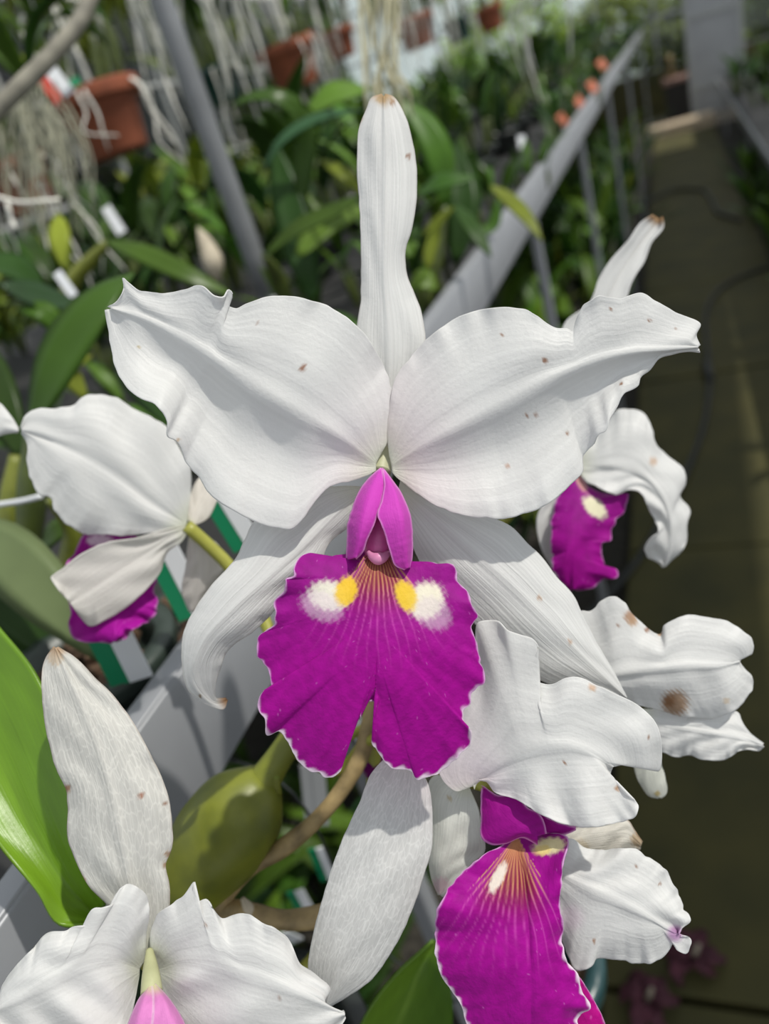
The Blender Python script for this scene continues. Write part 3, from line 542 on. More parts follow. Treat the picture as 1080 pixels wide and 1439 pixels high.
tube('pedicel', many([(262, 739, .3005), (290, 764, .304), (321, 795, .306), (345, 830, .307), (373, 876, .306), (396, 950, .298), (405, 1050, .292)]), [.0026, .0026, .0026, .0026, .0026, .0024, .0026], M_STEM, F, seg=12, base=b)

# ---- petal of one more flower at the left edge
F, b = flower('white orchid petal tip poking into the picture at the left edge, the rest unseen', -60, 640, .30)
surface('petal', [(-60, 640, 302), (-30, 610, 300), (0, 600, 298), (26, 606, 298)], [(-60, 625), (-40, 575), (-15, 562), (0, 568), (15, 585), (26, 603)], [(-60, 650), (-30, 640), (0, 613), (15, 609), (26, 608)], M_PETAL, F, b, nu=40, nv=10, bowl=(2, 2), jit=.5, seed=61, col=white())
surface('petal', [(-62, 640, 302), (-95, 612, 300), (-130, 600, 298), (-155, 606, 298)], [(-62, 625), (-80, 575), (-105, 560), (-130, 570), (-150, 595)], [(-60, 650), (-90, 645), (-120, 625), (-150, 612)], M_PETAL, F, b, nu=40, nv=10, bowl=(2, 2), jit=.5, seed=62, col=white())
surface('dorsal_sepal', [(-60, 636, 304), (-62, 590, 305), (-64, 540, 308)], [(-66, 636), (-76, 590), (-66, 538)], [(-54, 636), (-48, 590), (-60, 538)], M_SEPAL, F, b, nu=30, nv=8, bowl=(2, 2), jit=.5, seed=63, col=white())
tube('pedicel', many([(-60, 640, .303), (-50, 760, .33), (-30, 900, .35), (-10, 1010, .36)]), .0024, M_STEM, F, base=b)

# ---- the flower cut off by the lower left corner
F, b = flower('white orchid flower at lower left with a tall veined upright sepal and pink throat', 208, 1360, .226)
surface('dorsal_sepal', [(203, 1345, 226), (188, 1270, 223), (172, 1190, 220.5), (155, 1110, 220), (132, 1035, 221), (103, 965, 223), (78, 911, 226)],
        [(195, 1345), (170, 1290), (147, 1267), (120, 1238), (107, 1211), (96, 1180), (96, 1136), (93, 1109), (80, 1082), (69, 1047), (62, 1002), (59, 953), (64, 927), (76, 909)],
        [(212, 1345), (236, 1290), (238, 1242), (233, 1216), (242, 1189), (242, 1162), (236, 1122), (222, 1082), (204, 1047), (187, 1016), (164, 984), (133, 953), (102, 922), (82, 910)],
        M_NET, F, b, nu=120, nv=22, bowl=([1, 2, 3, 4, 4, 3, 1], [1, 2, 3, 4, 4, 3, 1]), ridge=.8, ruf=(.5, 4, .2), ruf2=(.5, 4, .1), jit=.6, wav=.4, seed=71,
        col=white(w=np.array([.82, .81, .77]), tip=(.62, .45, .30), spots=[(95, 1108, 6, (.50, .28, .16)), (198, 1118, 4.5, (.45, .20, .12)), (235, 1200, 5, (.55, .38, .25)), (232, 1215, 5, (.5, .33, .2)), (78, 925, 12, (.72, .60, .46)), (117, 1237, 5, (.6, .4, .25)), (232, 1130, 3, BR)], edge_brown=.3))
surface('petal', [(196, 1362, 225), (165, 1350, 218), (125, 1350, 213), (80, 1370, 210), (30, 1400, 209), (-25, 1430, 211)],
        [(203, 1350), (206, 1310), (209, 1275), (202, 1254), (190, 1245), (178, 1243), (164, 1256), (158, 1271), (145, 1274), (133, 1276), (124, 1287), (122, 1300), (105, 1302), (89, 1309), (67, 1313), (49, 1331), (27, 1353), (4, 1384), (-4, 1412), (-22, 1424)],
        [(195, 1372), (190, 1400), (183, 1432), (170, 1470), (130, 1500), (80, 1510), (20, 1500), (-15, 1465), (-26, 1440)],
        M_PETAL, F, b, nu=130, nv=24, bowl=([2, 4, 3, 4, 5, 4], [1, 2, 3, 4, 3, 2]), ridge=.7, ruf=(1.5, 6, .2), ruf2=(1.0, 4, .1), jit=1.0, wav=.8, seed=72, col=white())
surface('petal', [(222, 1362, 225), (255, 1350, 218), (300, 1352, 213), (350, 1368, 210), (410, 1390, 209), (484, 1424, 212)],
        [(214, 1350), (212, 1310), (222, 1285), (240, 1270), (258, 1256), (273, 1239), (271, 1256), (277, 1266), (289, 1264), (302, 1282), (311, 1291), (328, 1287), (342, 1284), (369, 1298), (391, 1309), (409, 1327), (420, 1353), (444, 1371), (464, 1393), (453, 1407), (456, 1428), (466, 1426), (483, 1421)],
        [(224, 1372), (234, 1410), (250, 1440), (280, 1480), (330, 1505), (390, 1500), (440, 1480), (475, 1450), (485, 1430)],
        M_PETAL, F, b, nu=130, nv=24, bowl=([2, 4, 3, 4, 5, 4], [1, 2, 3, 4, 3, 2]), ridge=.7, ruf=(1.6, 6, .5), ruf2=(1.0, 4, .1), jit=1.0, wav=.8, seed=73, col=white(spots=[(393, 1401, 3, (.5, .4, .35)), (289, 1300, 2, BR)]))
column('column', [(210, 1335, .223), (211, 1352, .220), (212, 1375, .216), (213, 1395, .2135)], [.0010, .0018, .0026, .0030], M_COL, F, b)
def pink_tube(X, Y, u, v, e):
    c = mixc(np.broadcast_to(np.array((.72, .25, .58)), X.shape + (3,)).copy(), (.68, .62, .36), 1 - sstep(u, .02, .22)); return mixc(c, (.8, .6, .74), .6 * (1 - sstep(e, .5, 3)))
surface('side_lobe', [(212, 1384, 213), (202, 1410, 206), (195, 1440, 203), (188, 1480, 203)], [(211, 1383), (195, 1405), (183, 1432), (172, 1470), (168, 1490)], [(213, 1384), (216, 1410), (214, 1440), (206, 1485)], M_LIP, F, b, nu=40, nv=12, bowl=(6, 0), jit=.3, wav=.1, seed=74, col=pink_tube)
surface('side_lobe', [(216, 1384, 213), (230, 1410, 206), (238, 1440, 203), (246, 1480, 203)], [(213, 1384), (216, 1410), (214, 1440), (212, 1485)], [(218, 1383), (240, 1408), (258, 1437), (268, 1470), (270, 1490)], M_LIP, F, b, nu=40, nv=12, bowl=(0, 6), jit=.3, wav=.1, seed=75, col=pink_tube)
surface('lip', [(210, 1470, 207), (212, 1500, 202), (214, 1540, 199), (216, 1600, 203)], [(180, 1470), (130, 1500), (100, 1560), (130, 1620), (205, 1640)], [(250, 1470), (300, 1500), (330, 1560), (300, 1620), (228, 1640)], M_LIP, F, b, nu=50, nv=16, bowl=(4, 4), jit=1, wav=.4, seed=76, col=lip_pigment(y0=1450, y1=1550))
tube('pedicel', many([(208, 1352, .228), (225, 1370, .26), (250, 1390, .285), (290, 1420, .30)]), .0026, M_STEM, F, base=b)

# ---- the purple lip glimpsed behind the centre flower
F, b = flower('dark purple orchid lip glimpsed below the notch of the centre magenta lip', 530, 1020, .30)
surface('lip', [(530, 1015, 302), (524, 1040, 299), (521, 1065, 298), (520, 1096, 299)], [(524, 1015), (510, 1040), (504, 1065), (512, 1090)], [(545, 1018), (560, 1050), (560, 1085), (530, 1098)], M_LIP, F, b, nu=40, nv=10, bowl=(2, 2), jit=1, seed=81, col=lip_pigment(deep=(.16, .001, .13), up=(.14, .001, .12), white_edge=.2))
surface('petal', [(532, 1012, 304), (580, 1000, 303), (630, 1000, 303), (660, 1010, 304)], [(532, 1005), (570, 960), (630, 965), (660, 1006)], [(536, 1018), (580, 1045), (630, 1045), (660, 1014)], M_PETAL, F, b, nu=30, nv=10, bowl=(2, 2), jit=1, seed=82, col=white())
tube('pedicel', many([(530, 1012, .304), (500, 1030, .31), (450, 1050, .31), (409, 1045, .294)]), .0022, M_STEM, F, base=b)

for o_ in [o for o in bpy.data.objects if o.name.startswith('side_lobe')]:
    lp = [c for c in o_.parent.children if c.name.split('.')[0] == 'lip']
    if lp: o_.parent = lp[0]

# ================================================================ FOLIAGE AND POTS
def blade_bm(bm, pts, widths, nrm=(0, 0, 1), fold=.25, n=12, thick=.0012):
    P = np.asarray(pts, float); W = np.asarray(widths, float)
    d = np.linalg.norm(np.diff(P, axis=0), axis=1); k = np.concatenate([[0], np.cumsum(np.maximum(d, 1e-6))]); k /= k[-1]
    tt = np.linspace(0, 1, n); X = spline_nd(P, k, tt); w = np.interp(tt, np.linspace(0, 1, len(W)), W)
    T = np.gradient(X, axis=0); T /= np.linalg.norm(T, axis=1)[:, None] + 1e-12
    nrm = np.asarray(nrm, float); rings = []
    for i in range(n):
        B = np.cross(T[i], nrm); B /= np.linalg.norm(B) + 1e-9; U = np.cross(B, T[i]); h = w[i] * .5
        ring = []
        for q, lift, th in ((-1, 1, 0), (-.5, .42, .5), (0, 0, .7), (.5, .42, .5), (1, 1, 0), (.5, .42, -.5), (0, 0, -.7), (-.5, .42, -.5)):
            ring.append(bm.verts.new(X[i] + B * h * q + U * (fold * h * lift + th * thick)))
        rings.append(ring)
    for a, b_ in zip(rings[:-1], rings[1:]):
        for j in range(8): bm.faces.new((a[j], a[(j+1) % 8], b_[(j+1) % 8], b_[j]))
    bm.faces.new(rings[0][::-1]); bm.faces.new(rings[-1])
def leaf(name, pts, widths, mat, parent, base=None, nrm=(0, 0, 1), fold=.25, n=14):
    bm = bmesh.new(); P = np.asarray(pts, float)
    if base is not None: P = P - np.asarray(base)
    blade_bm(bm, P, widths, nrm, fold, n); return from_bm(name, bm, mat, parent)
WP = [.25, .62, .88, 1, .96, .8, .5, .06]                            # strap leaf outline
VIEW = RW @ np.array([0, 0, 1.0])
def pleaf(parent, base, pts, wpx, mat, prof=WP, nrm=None, fold=.2):
    """a leaf laid along measured points (px, py, depth m); wpx = widest width in the photograph"""
    P = many(pts); dm = np.mean([q[2] for q in pts]); w = wpx * dm / 1080
    return leaf('leaf', P, [w * q for q in prof], mat, parent, base, VIEW * .75 + np.array([0, 0, .5]) if nrm is None else nrm, fold)

# ---- the plant the front flowers grow on
base = at(330, 1560, .33)
pl = thing('orchid_plant', 'orchid plant in front with wide bright green leaf, yellow-green pseudobulb and brown stems', 'plant', base)
def leafcol(c1, c2, mid=(.22, .36, .05)):
    def f(X, Y, u, v, e):
        c = mixc(np.broadcast_to(np.array(c1), X.shape + (3,)).copy(), c2, sstep(v, -.6, .8)); c = mixc(c, mid, .5*np.exp(-(v/.05)**2))
        n = np.sin(u*31 + v*5)*np.sin(v*17 + u*9); return c * (1 + .08*n)[..., None]
    return f
surface('leaf', [(-150, 780, 285), (-70, 930, 270), (0, 1064, 258), (50, 1170, 250), (95, 1245, 248), (140, 1290, 250)],
        [(-140, 765), (-60, 810), (0, 884), (45, 940), (90, 1050), (125, 1170), (148, 1270)], [(-170, 800), (-110, 1010), (-50, 1110), (0, 1189), (53, 1255), (84, 1300), (124, 1301)],
        M_GLOSSLEAF, pl, base, nu=60, nv=12, bowl=(-7, -7), pw=1.4, jit=.2, wav=.3, thick=1.2, seed=91, col=leafcol((.15, .30, .015), (.19, .35, .02), (.14, .26, .02)))
surface('leaf', [(530, 1540, 330), (545, 1470, 322), (570, 1410, 316), (595, 1350, 312), (611, 1322, 312)],
        [(470, 1540), (495, 1465), (520, 1415), (556, 1369), (589, 1339), (608, 1322)], [(610, 1540), (630, 1470), (636, 1425), (632, 1388), (622, 1345), (613, 1323)],
        M_GLOSSLEAF, pl, base, nu=40, nv=10, bowl=(-5, 5), pw=1.4, jit=.2, wav=.3, thick=1.2, seed=92, col=leafcol((.13, .25, .02), (.07, .15, .015)))
tube('pseudobulb', many([(300, 1480, .312), (262, 1330, .303), (264, 1262, .298), (285, 1215, .294), (320, 1165, .291), (352, 1122, .290), (374, 1093, .290)]),
     [.006, .006, .0125, .0165, .0185, .0150, .0070], M_BULB, pl, seg=22, n=50, base=base)
pb_ = [c for c in pl.children if c.name.startswith('pseudobulb')][0]
tube('bulb_neck', many([(366, 1105, .289), (385, 1076, .290), (405, 1045, .292), (425, 1005, .296)]), [.0068, .0056, .005, .0046], M_BULB, pb_, seg=12, base=base)
surface('sheath', [(352, 1098, 285), (372, 1092, 284), (392, 1092, 285)], [(352, 1092), (372, 1083), (395, 1084)], [(350, 1122), (374, 1120), (396, 1118)], M_GLOSSLEAF, pb_, base, nu=14, nv=6, bowl=(2, 2), jit=.2, thick=.5, seed=93, col=leafcol((.19, .21, .02), (.22, .24, .03)))
tube('brown_stem', many([(528, 985, .288), (520, 1015, .287), (508, 1060, .287), (480, 1110, .286), (445, 1152, .286), (400, 1190, .286), (350, 1222, .288), (312, 1262, .290), (300, 1330, .30), (310, 1450, .315)]), [.0034, .0034, .0033, .0031, .0030, .0035, .0030, .0042, .005, .006], M_BROWN, pl, seg=10, n=60, base=base)
tube('brown_stem', many([(300, 1290, .292), (325, 1278, .289), (355, 1283, .288), (395, 1293, .289), (440, 1290, .292), (500, 1270, .30)]), [.003, .0034, .0034, .0036, .0042, .004], M_BROWN, pl, seg=10, n=40, base=base)
tube('dry_spur', many([(352, 1283, .287), (346, 1272, .286), (340, 1262, .286)]), [.0024, .0018, .0008], M_DRYSHEATH, pl, base=base)
tube('green_stem', many([(300, 1500, .315), (360, 1420, .318), (430, 1360, .322), (520, 1150, .31), (524, 1030, .296), (519, 985, .290)]), [.004, .0035, .003, .003, .0036, .0036], M_STEM, pl, seg=10, n=40, base=base)

def pot_bm(r, h, seg=28):
    bm = bmesh.new(); t = r * .06 + .002; rim = h * .24
    lathe_bm(bm, [(0, 0), (r*.70, 0), (r*.72, .003), (r*.93, h - rim - .001), (r*.95, h - rim), (r*1.09, h - rim + .001), (r*1.11, h - rim + .003), (r*1.13, h - .003), (r*1.11, h), (r*1.0 - t, h), (r*.93 - t, h - rim), (r*.9 - t, h - rim - .01), (0, h - rim - .008)], seg)
    return bm
def soil_bm(r, h):
    bm = bmesh.new(); rr = random.Random(3)
    for i in range(34):
        a, q = rr.uniform(0, 6.28), r * .8 * math.sqrt(rr.random())
        box(bm, (q*math.cos(a), q*math.sin(a), h*.76 - .004 + rr.uniform(0, .008)), (rr.uniform(.006, .016), rr.uniform(.006, .014), rr.uniform(.004, .008)), 0, Matrix.Rotation(rr.uniform(0, 3), 3, 'Z') @ Matrix.Rotation(rr.uniform(-.5, .5), 3, 'X'))
    return bm
def pot(label, loc, r, h, mat, group=None, soil=True, name='plant_pot', cat='pot'):
    t = thing(name, label, cat, loc, group); from_bm('shell', pot_bm(r, h), mat, t)
    if soil: tag(from_bm('bark', soil_bm(r, h), M_BARK, t, False), kind='stuff')
    return t
def plant_tag(label, c, ax, up, w, l, col_split=.45, group=None, cols=(None, None)):
    """a flat plastic label: green lower half, white upper half"""
    t = thing('plant_tag', label, 'tag', c, group)
    ax = np.asarray(ax, float); ax /= np.linalg.norm(ax); up = np.asarray(up, float); nn = np.cross(ax, up); nn /= np.linalg.norm(nn); up = np.cross(nn, ax)
    R = Matrix(np.stack([ax, up, nn], 1).tolist())
    for nm, m, y0, y1, dz in (('green_half', cols[0] or M_GREEN, -.5, col_split - .5, 0), ('white_half', cols[1] or M_WHITE, col_split - .5, .5, .0004)):
        bm = bmesh.new(); box(bm, (0, (y0 + y1)/2*w if False else 0, 0), (l, (y1 - y0) * w, .0012), .0003)
        o = from_bm(nm, bm, m, t, False); o.matrix_local = R.to_4x4() @ Matrix.Translation((0, (y0 + y1)/2 * w, dz))
    return t
def ptag(label, p1, p2, d1, d2, wpx, **k):
    a, b_ = at(*p1, d1), at(*p2, d2); c = (a + b_)/2; dm = (d1 + d2)/2
    side = np.cross(VIEW, b_ - a); return plant_tag(label, c, b_ - a, side, wpx * dm / 1080, np.linalg.norm(b_ - a), **k)

# black pot behind the left flower, its tags
p = at(185, 985, .40); r_ = .040
M_OLIVEPOT = plain('dull_green_plastic', (.035, .05, .04), .4, var=.1)
for lab_, px_, py_, dd_, rr_ in (('dull green plastic pot of bark on the bench, behind the lower left flower', 122, 918, .392, .041), ('dull green plastic pot of bark beside the tags, partly hidden by curling sepal', 268, 862, .455, .040)):
    q_ = at(px_, py_, dd_); zb = BZ - .046; pot(lab_, (q_[0], q_[1], zb), rr_, q_[2] - zb, M_OLIVEPOT)
ptag('green and white plant tag stuck in the black pot, under the blurred purple lip', (152, 890), (186, 958), .350, .36, 62)
ptag('green and white plant tag left of the curling sepal', (226, 772), (274, 866), .355, .365, 48)
ptag('green and white plant tag showing between the left petal and the yellow stalk', (300, 690), (348, 768), .37, .38, 44)

tube('plant_tie', many([(-20, 712, .425), (10, 708, .42), (35, 704, .415), (58, 698, .41)]), .0016, M_WHITE, None, seg=8); tag(bpy.data.objects['plant_tie'], 'clear pale plastic tie across green stems at the left edge', 'tie')
q_ = at(738, 1345, .46); hh = .075
hp_ = pot('dark teal plastic pot hooked to the rail, behind the hanging magenta lip', q_ - np.array([0, 0, hh]), .041, hh, plain('dark_teal_plastic', (.02, .06, .065), .3, var=.1))
dx_ = XR + .004 - q_[0]
for e_ in (-.03, .03): tube('hook', [(-.038, e_, hh - .004), ((-.038 + dx_)/2, e_, hh + .04), (dx_ + .004, e_, BZ - .064 - q_[2] + hh), (dx_ - .010, e_, BZ - .060 - q_[2] + hh)], .0008, M_BLACKPOT, hp_, seg=6)
# the pot holding the front plant, hooked to the rail below the picture
pot('black pot hooked outside the rail, holding the front orchid plant', base - np.array([0, 0, .075]), .06, .085, M_BLACKPOT)

# ---- traced plants on the bench at left and in the middle
def traced(label, foot, leaves, bulbs=(), name='orchid_plant'):
    b_ = at(*foot); t = thing(name, label, 'plant', b_)
    for pts, w, m in leaves: pleaf(t, b_, pts, w, m)
    for pts, rad, m in bulbs: tube('pseudobulb', many(pts), rad, m, t, seg=12, base=b_)
    return t
traced('orchid plant whose one tall green leaf stands above the blurred left flower', (30, 800, .50),
       [([(45, 600, .46), (75, 530, .45), (115, 460, .45), (160, 405, .46), (188, 385, .47)], 82, G2), ([(30, 640, .52), (0, 560, .53), (-20, 480, .55)], 60, G1)],
       [([(40, 790, .49), (44, 700, .475), (45, 605, .46)], [.006, .009, .004], M_BULBD), ([(20, 800, .51), (15, 720, .50), (22, 640, .50)], [.006, .008, .004], M_BULB), ([(95, 800, .42), (100, 740, .41), (72, 700, .40)], [.006, .005, .0035], M_BULB)])
traced('orchid plant with a broad dusty grey-green leaf crossing the left edge', (-60, 900, .44),
       [([(-60, 740, .40), (0, 772, .385), (60, 830, .375), (110, 885, .375), (140, 930, .38)], 92, G6), ([(-60, 820, .42), (0, 845, .42), (60, 895, .42), (110, 945, .42)], 70, G1), ([(-40, 900, .43), (30, 920, .42), (80, 985, .42)], 50, G1), ([(60, 770, .44), (85, 745, .43), (110, 735, .43)], 40, G2)])
traced('orchid plant with a long olive leaf stretching right behind the left petal tip', (80, 450, .75),
       [([(150, 340, .72), (200, 358, .70), (265, 388, .69), (330, 418, .70)], 34, G2), ([(60, 400, .7), (20, 380, .68), (-30, 370, .66)], 60, G1), ([(110, 430, .68), (60, 420, .66), (0, 400, .64)], 50, G3), ([(90, 470, .66), (60, 440, .65), (25, 435, .65)], 34, G5), ([(95, 380, .8), (85, 340, .8), (80, 300, .82)], 34, G4), ([(165, 490, .62), (215, 555, .58), (240, 600, .56)], 60, G1), ([(120, 560, .6), (100, 520, .6), (130, 500, .6)], 30, G4)],
       [([(80, 450, .75), (100, 400, .74), (150, 342, .72)], [.005, .008, .004], M_BULB)])
traced('orchid plant of arching glossy leaves left of the tall centre sepal', (440, 430, .95),
       [([(420, 300, .93), (428, 230, .9), (428, 175, .88), (395, 140, .86), (345, 140, .86), (325, 152, .86)], 40, G2),
        ([(370, 240, .86), (395, 200, .84), (445, 168, .83), (515, 155, .83)], 22, G3),
        ([(372, 360, .84), (415, 325, .82), (480, 292, .81), (520, 270, .81)], 32, G2),
        ([(420, 360, .86), (455, 320, .88), (520, 290, .9)], 50, G5), ([(452, 226, .86), (485, 248, .85), (512, 275, .85)], 22, G4),
        ([(440, 420, .9), (410, 300, .92), (385, 200, .93)], 56, G1), ([(430, 160, .95), (470, 135, .94), (520, 125, .95)], 50, G5)],
       [([(440, 430, .95), (432, 380, .94), (420, 300, .93)], [.006, .010, .004], M_BULBD), ([(410, 440, .92), (395, 400, .9), (372, 360, .85)], [.006, .010, .004], M_BULBD)])
traced('orchid plant with light green leaves right of the tall centre sepal', (600, 430, .95),
       [([(625, 290, .92), (615, 220, .9), (585, 165, .9), (555, 140, .9)], 46, G5), ([(585, 275, .8), (620, 258, .78), (668, 250, .78)], 34, G2), ([(572, 410, .82), (595, 396, .8), (614, 408, .8)], 42, G5),
        ([(640, 290, .85), (662, 320, .83), (690, 362, .82)], 26, G1), ([(640, 370, .95), (650, 290, .95), (640, 200, .97)], 50, G1), ([(600, 380, .9), (612, 320, .9), (640, 290, .88)], 26, G4)],
       [([(600, 430, .95), (610, 370, .94), (625, 290, .92)], [.006, .010, .004], M_BULBD)])
traced('yellow-green leaf of an orchid hanging over the aluminium rail', (690, 270, .98), [([(690, 262, .96), (715, 282, .93), (740, 308, .91), (762, 340, .90)], 24, G4), ([(700, 280, 1.0), (690, 320, 1.0), (650, 330, .99)], 20, G2)])

# ---- filler orchids: six kinds, copied over the benches
def proto(kind, r, mats, nb, lh, lw, bh, spread=.07):
    t = thing('orchid_plant', None, 'plant', (0, 0, 0))
    for i in range(nb):
        a = r.uniform(0, 6.28); q = spread * math.sqrt(r.random()); x, y = q*math.cos(a), q*math.sin(a); h = bh * r.uniform(.7, 1.2)
        az = a + r.uniform(-.8, .8); lean = r.uniform(.05, .25); tx, ty = x + lean*h*math.cos(az), y + lean*h*math.sin(az)
        if kind != 'strap': tube('pseudobulb', [(x, y, 0), ((x+tx)/2, (y+ty)/2, h*.5), (tx, ty, h)], [.004, .009, .004], M_BULBD, t, seg=7, n=8)
        for k in range(2 if kind == 'two' else (3 if kind == 'strap' else 1)):
            a2 = az + k * 3.14 / (1 if kind == 'two' else 1.5) + r.uniform(-.5, .5); L = lh * r.uniform(.7, 1.2); arch = r.uniform(.25, .9)
            z0 = h if kind != 'strap' else 0
            P = [(tx + math.cos(a2) * L * s * (.35 + arch*.5*s), ty + math.sin(a2) * L * s * (.35 + arch*.5*s), z0 + L * (s - arch*.55*s*s)) for s in np.linspace(0, 1, 6)]
            leaf('leaf', P, [lw * r.uniform(.8, 1.1) * q for q in WP], r.choice(mats), t, None, (-math.cos(a2)*.6, -math.sin(a2)*.6, 1), .3, 9)
    return t
pr_ = random.Random(5)
kinds = [proto('one', pr_, [G2, G1], 8, .20, .046, .11), proto('one', pr_, [G2, G5, G1], 7, .17, .050, .09), proto('two', pr_, [G3, G1], 5, .15, .040, .12), proto('two', pr_, [G5, G2], 5, .18, .042, .13),
         proto('strap', pr_, [G1, G3], 4, .30, .024, .02, .03), proto('strap', pr_, [G2, G4], 4, .24, .018, .02, .03), proto('two', pr_, [G4, G4, G5], 5, .17, .040, .12), proto('strap', pr_, [G4], 5, .24, .022, .02, .03)]
def copy_tree(o, parent=None):
    c = o.copy(); C.objects.link(c)
    if parent: c.parent = parent
    for ch in o.children: copy_tree(ch, c)
    return c
used = set()
def put(k, x, y, z, s, rz, label, group, tilt=0):
    o = kinds[k] if k not in used else copy_tree(kinds[k]); used.add(k)
    o.location = (x, y, z); o.scale = (s, s, s); o.rotation_euler = (tilt, 0, rz); o['label'] = label; o['group'] = group; o['category'] = 'plant'; return o
FW = RW @ np.array([0, 0, -1.0])
def depth(x, y, z): return float(np.dot(np.array([x, y, z - CAM_H]), FW))
KN = ['broad-leaved green', 'light green', 'blue-green two-leaved', 'fresh green two-leaved', 'dark strap-leaved', 'narrow-leaved pale', 'yellow-green two-leaved', 'yellow-green strap-leaved']
ONES = 'first second third fourth fifth sixth seventh eighth ninth tenth eleventh twelfth thirteenth fourteenth fifteenth sixteenth seventeenth eighteenth nineteenth'.split()
def ordinal(i):
    if i < 19: return ONES[i]
    t_, o_ = divmod(i + 1, 10); T = {2: ('twentieth', 'twenty'), 3: ('thirtieth', 'thirty'), 4: ('fortieth', 'forty'), 5: ('fiftieth', 'fifty'), 6: ('sixtieth', 'sixty'), 7: ('seventieth', 'seventy'), 8: ('eightieth', 'eighty'), 9: ('ninetieth', 'ninety')}
    return T[t_][0] if o_ == 0 else T[t_][1] + '-' + ONES[o_ - 1]
y = .34; q = random.Random(9)
bench_pots = []; row = 0
while y < 10.8:
    step = .155 + .038 * y; x = -.285; colm = 0; hit = False
    while x > -1.42:
        X, Y_ = x + q.uniform(-.03, .03), y + q.uniform(-.06, .06); s = q.uniform(.6, .9) * (1 + .02*y); k = q.choice([0, 0, 1, 1, 2, 3, 4, 5]); dd = depth(X, Y_, BZ + .1)
        if X > -.34: s *= .62
        if dd < 1.25: s = q.uniform(.30, .36) if dd < .7 else q.uniform(.36, .5) if dd < 1.0 else q.uniform(.45, .65); k = q.choice([0, 1, 2, 3])
        elif X < -.9: s *= 1.25
        if k >= 4: s *= .8
        if dd > .62 or (dd > .47 and X < -.40):
            has = colm in (1, 2) and 1.2 < dd < 4
            wh = 'on the long bench, %s in from the rail, %s row along' % (ordinal(colm), ordinal(row))
            put(k, X, Y_, BZ - .047 + (.055 if has else 0), s, q.uniform(0, 6.28), KN[k] + ' orchid ' + wh, 'orchids on the long bench'); hit = True
            if has: bench_pots.append((X, Y_, wh))
            colm += 1
        x -= step * (.75 if x > -.3 else 1.0)
    y += step; row += hit
p0 = None
for i, (X, Y_, wh) in enumerate(bench_pots):
    if p0 is None:
        p0 = pot('black pot ' + wh, (X, Y_, BZ - .047), .045, .06, M_BLACKPOT, 'black pots on the long bench', False)
    else:
        c = copy_tree(p0); c.location = (X, Y_, BZ - .047); c['label'] = 'black pot ' + wh
# below the bench: plants in the shade on the gravel
for i in range(80):
    y = .25 + 8.5 * (i / 80)**1.4 + q.uniform(-.05, .05); x = q.uniform(-1.0, -.38) if y > 1.6 else q.uniform(-1.0, -.62)
    k = q.choice([0, 1, 2, 3, 4, 5]); put(k, x, y, 0, q.uniform(1.3, 2.2) if y > 1.6 else q.uniform(1.0, 1.6), q.uniform(0, 6.28), KN[k] + ' plant in the shade under the long bench, %s from near end' % ordinal(i), 'plants under the long bench')
# right bench and the ground under it
for i in range(24):
    y = 2.4 + 7 * (i / 24)**1.2; x = XB + q.uniform(.10, .5); k = q.choice([0, 1, 2, 3, 4])
    put(k, x, y, zr - .047, q.uniform(.9, 1.4), q.uniform(0, 6.28), KN[k] + ' plant crowding the right-hand bench, %s from near end' % ordinal(i), 'plants on the right bench')
for i in range(12):
    y = 3.2 + 4 * (i / 12); k = q.choice([0, 3, 4]); put(k, XB + q.uniform(-.06, .2), y, 0, q.uniform(.8, 1.3), q.uniform(0, 6.28), KN[k] + ' plant on ground below the right-hand bench, %s from near end' % ordinal(i), 'plants under the right bench')
for x, y, k, s_, lab in ((1078, 352, 0, 1.1, 'dark broad-leaved plant standing on the path edge by the hose'), (1068, 318, 4, .9, 'dark strap-leaved plant standing on the path edge, behind the broad-leaved one')):
    p_ = at_z(x, y, 0); put(k, p_[0] + .06, p_[1], 0, s_, x, lab, 'plants on the right path edge')
# leafy baskets hung in the daylight behind the pot row
for i in range(22):
    y = .7 + 4.6 * (i / 22); x = -1.05 - q.uniform(0, .65); k = [6, 7, 3, 6, 7, 1][i % 6]
    put(k, x, y + .1, q.uniform(1.40, 1.72), q.uniform(.9, 1.5), q.uniform(0, 6.28), KN[k] + ' orchid hung in daylight behind the pot row, %s from near end' % ordinal(i), 'orchids hung behind the pot row')

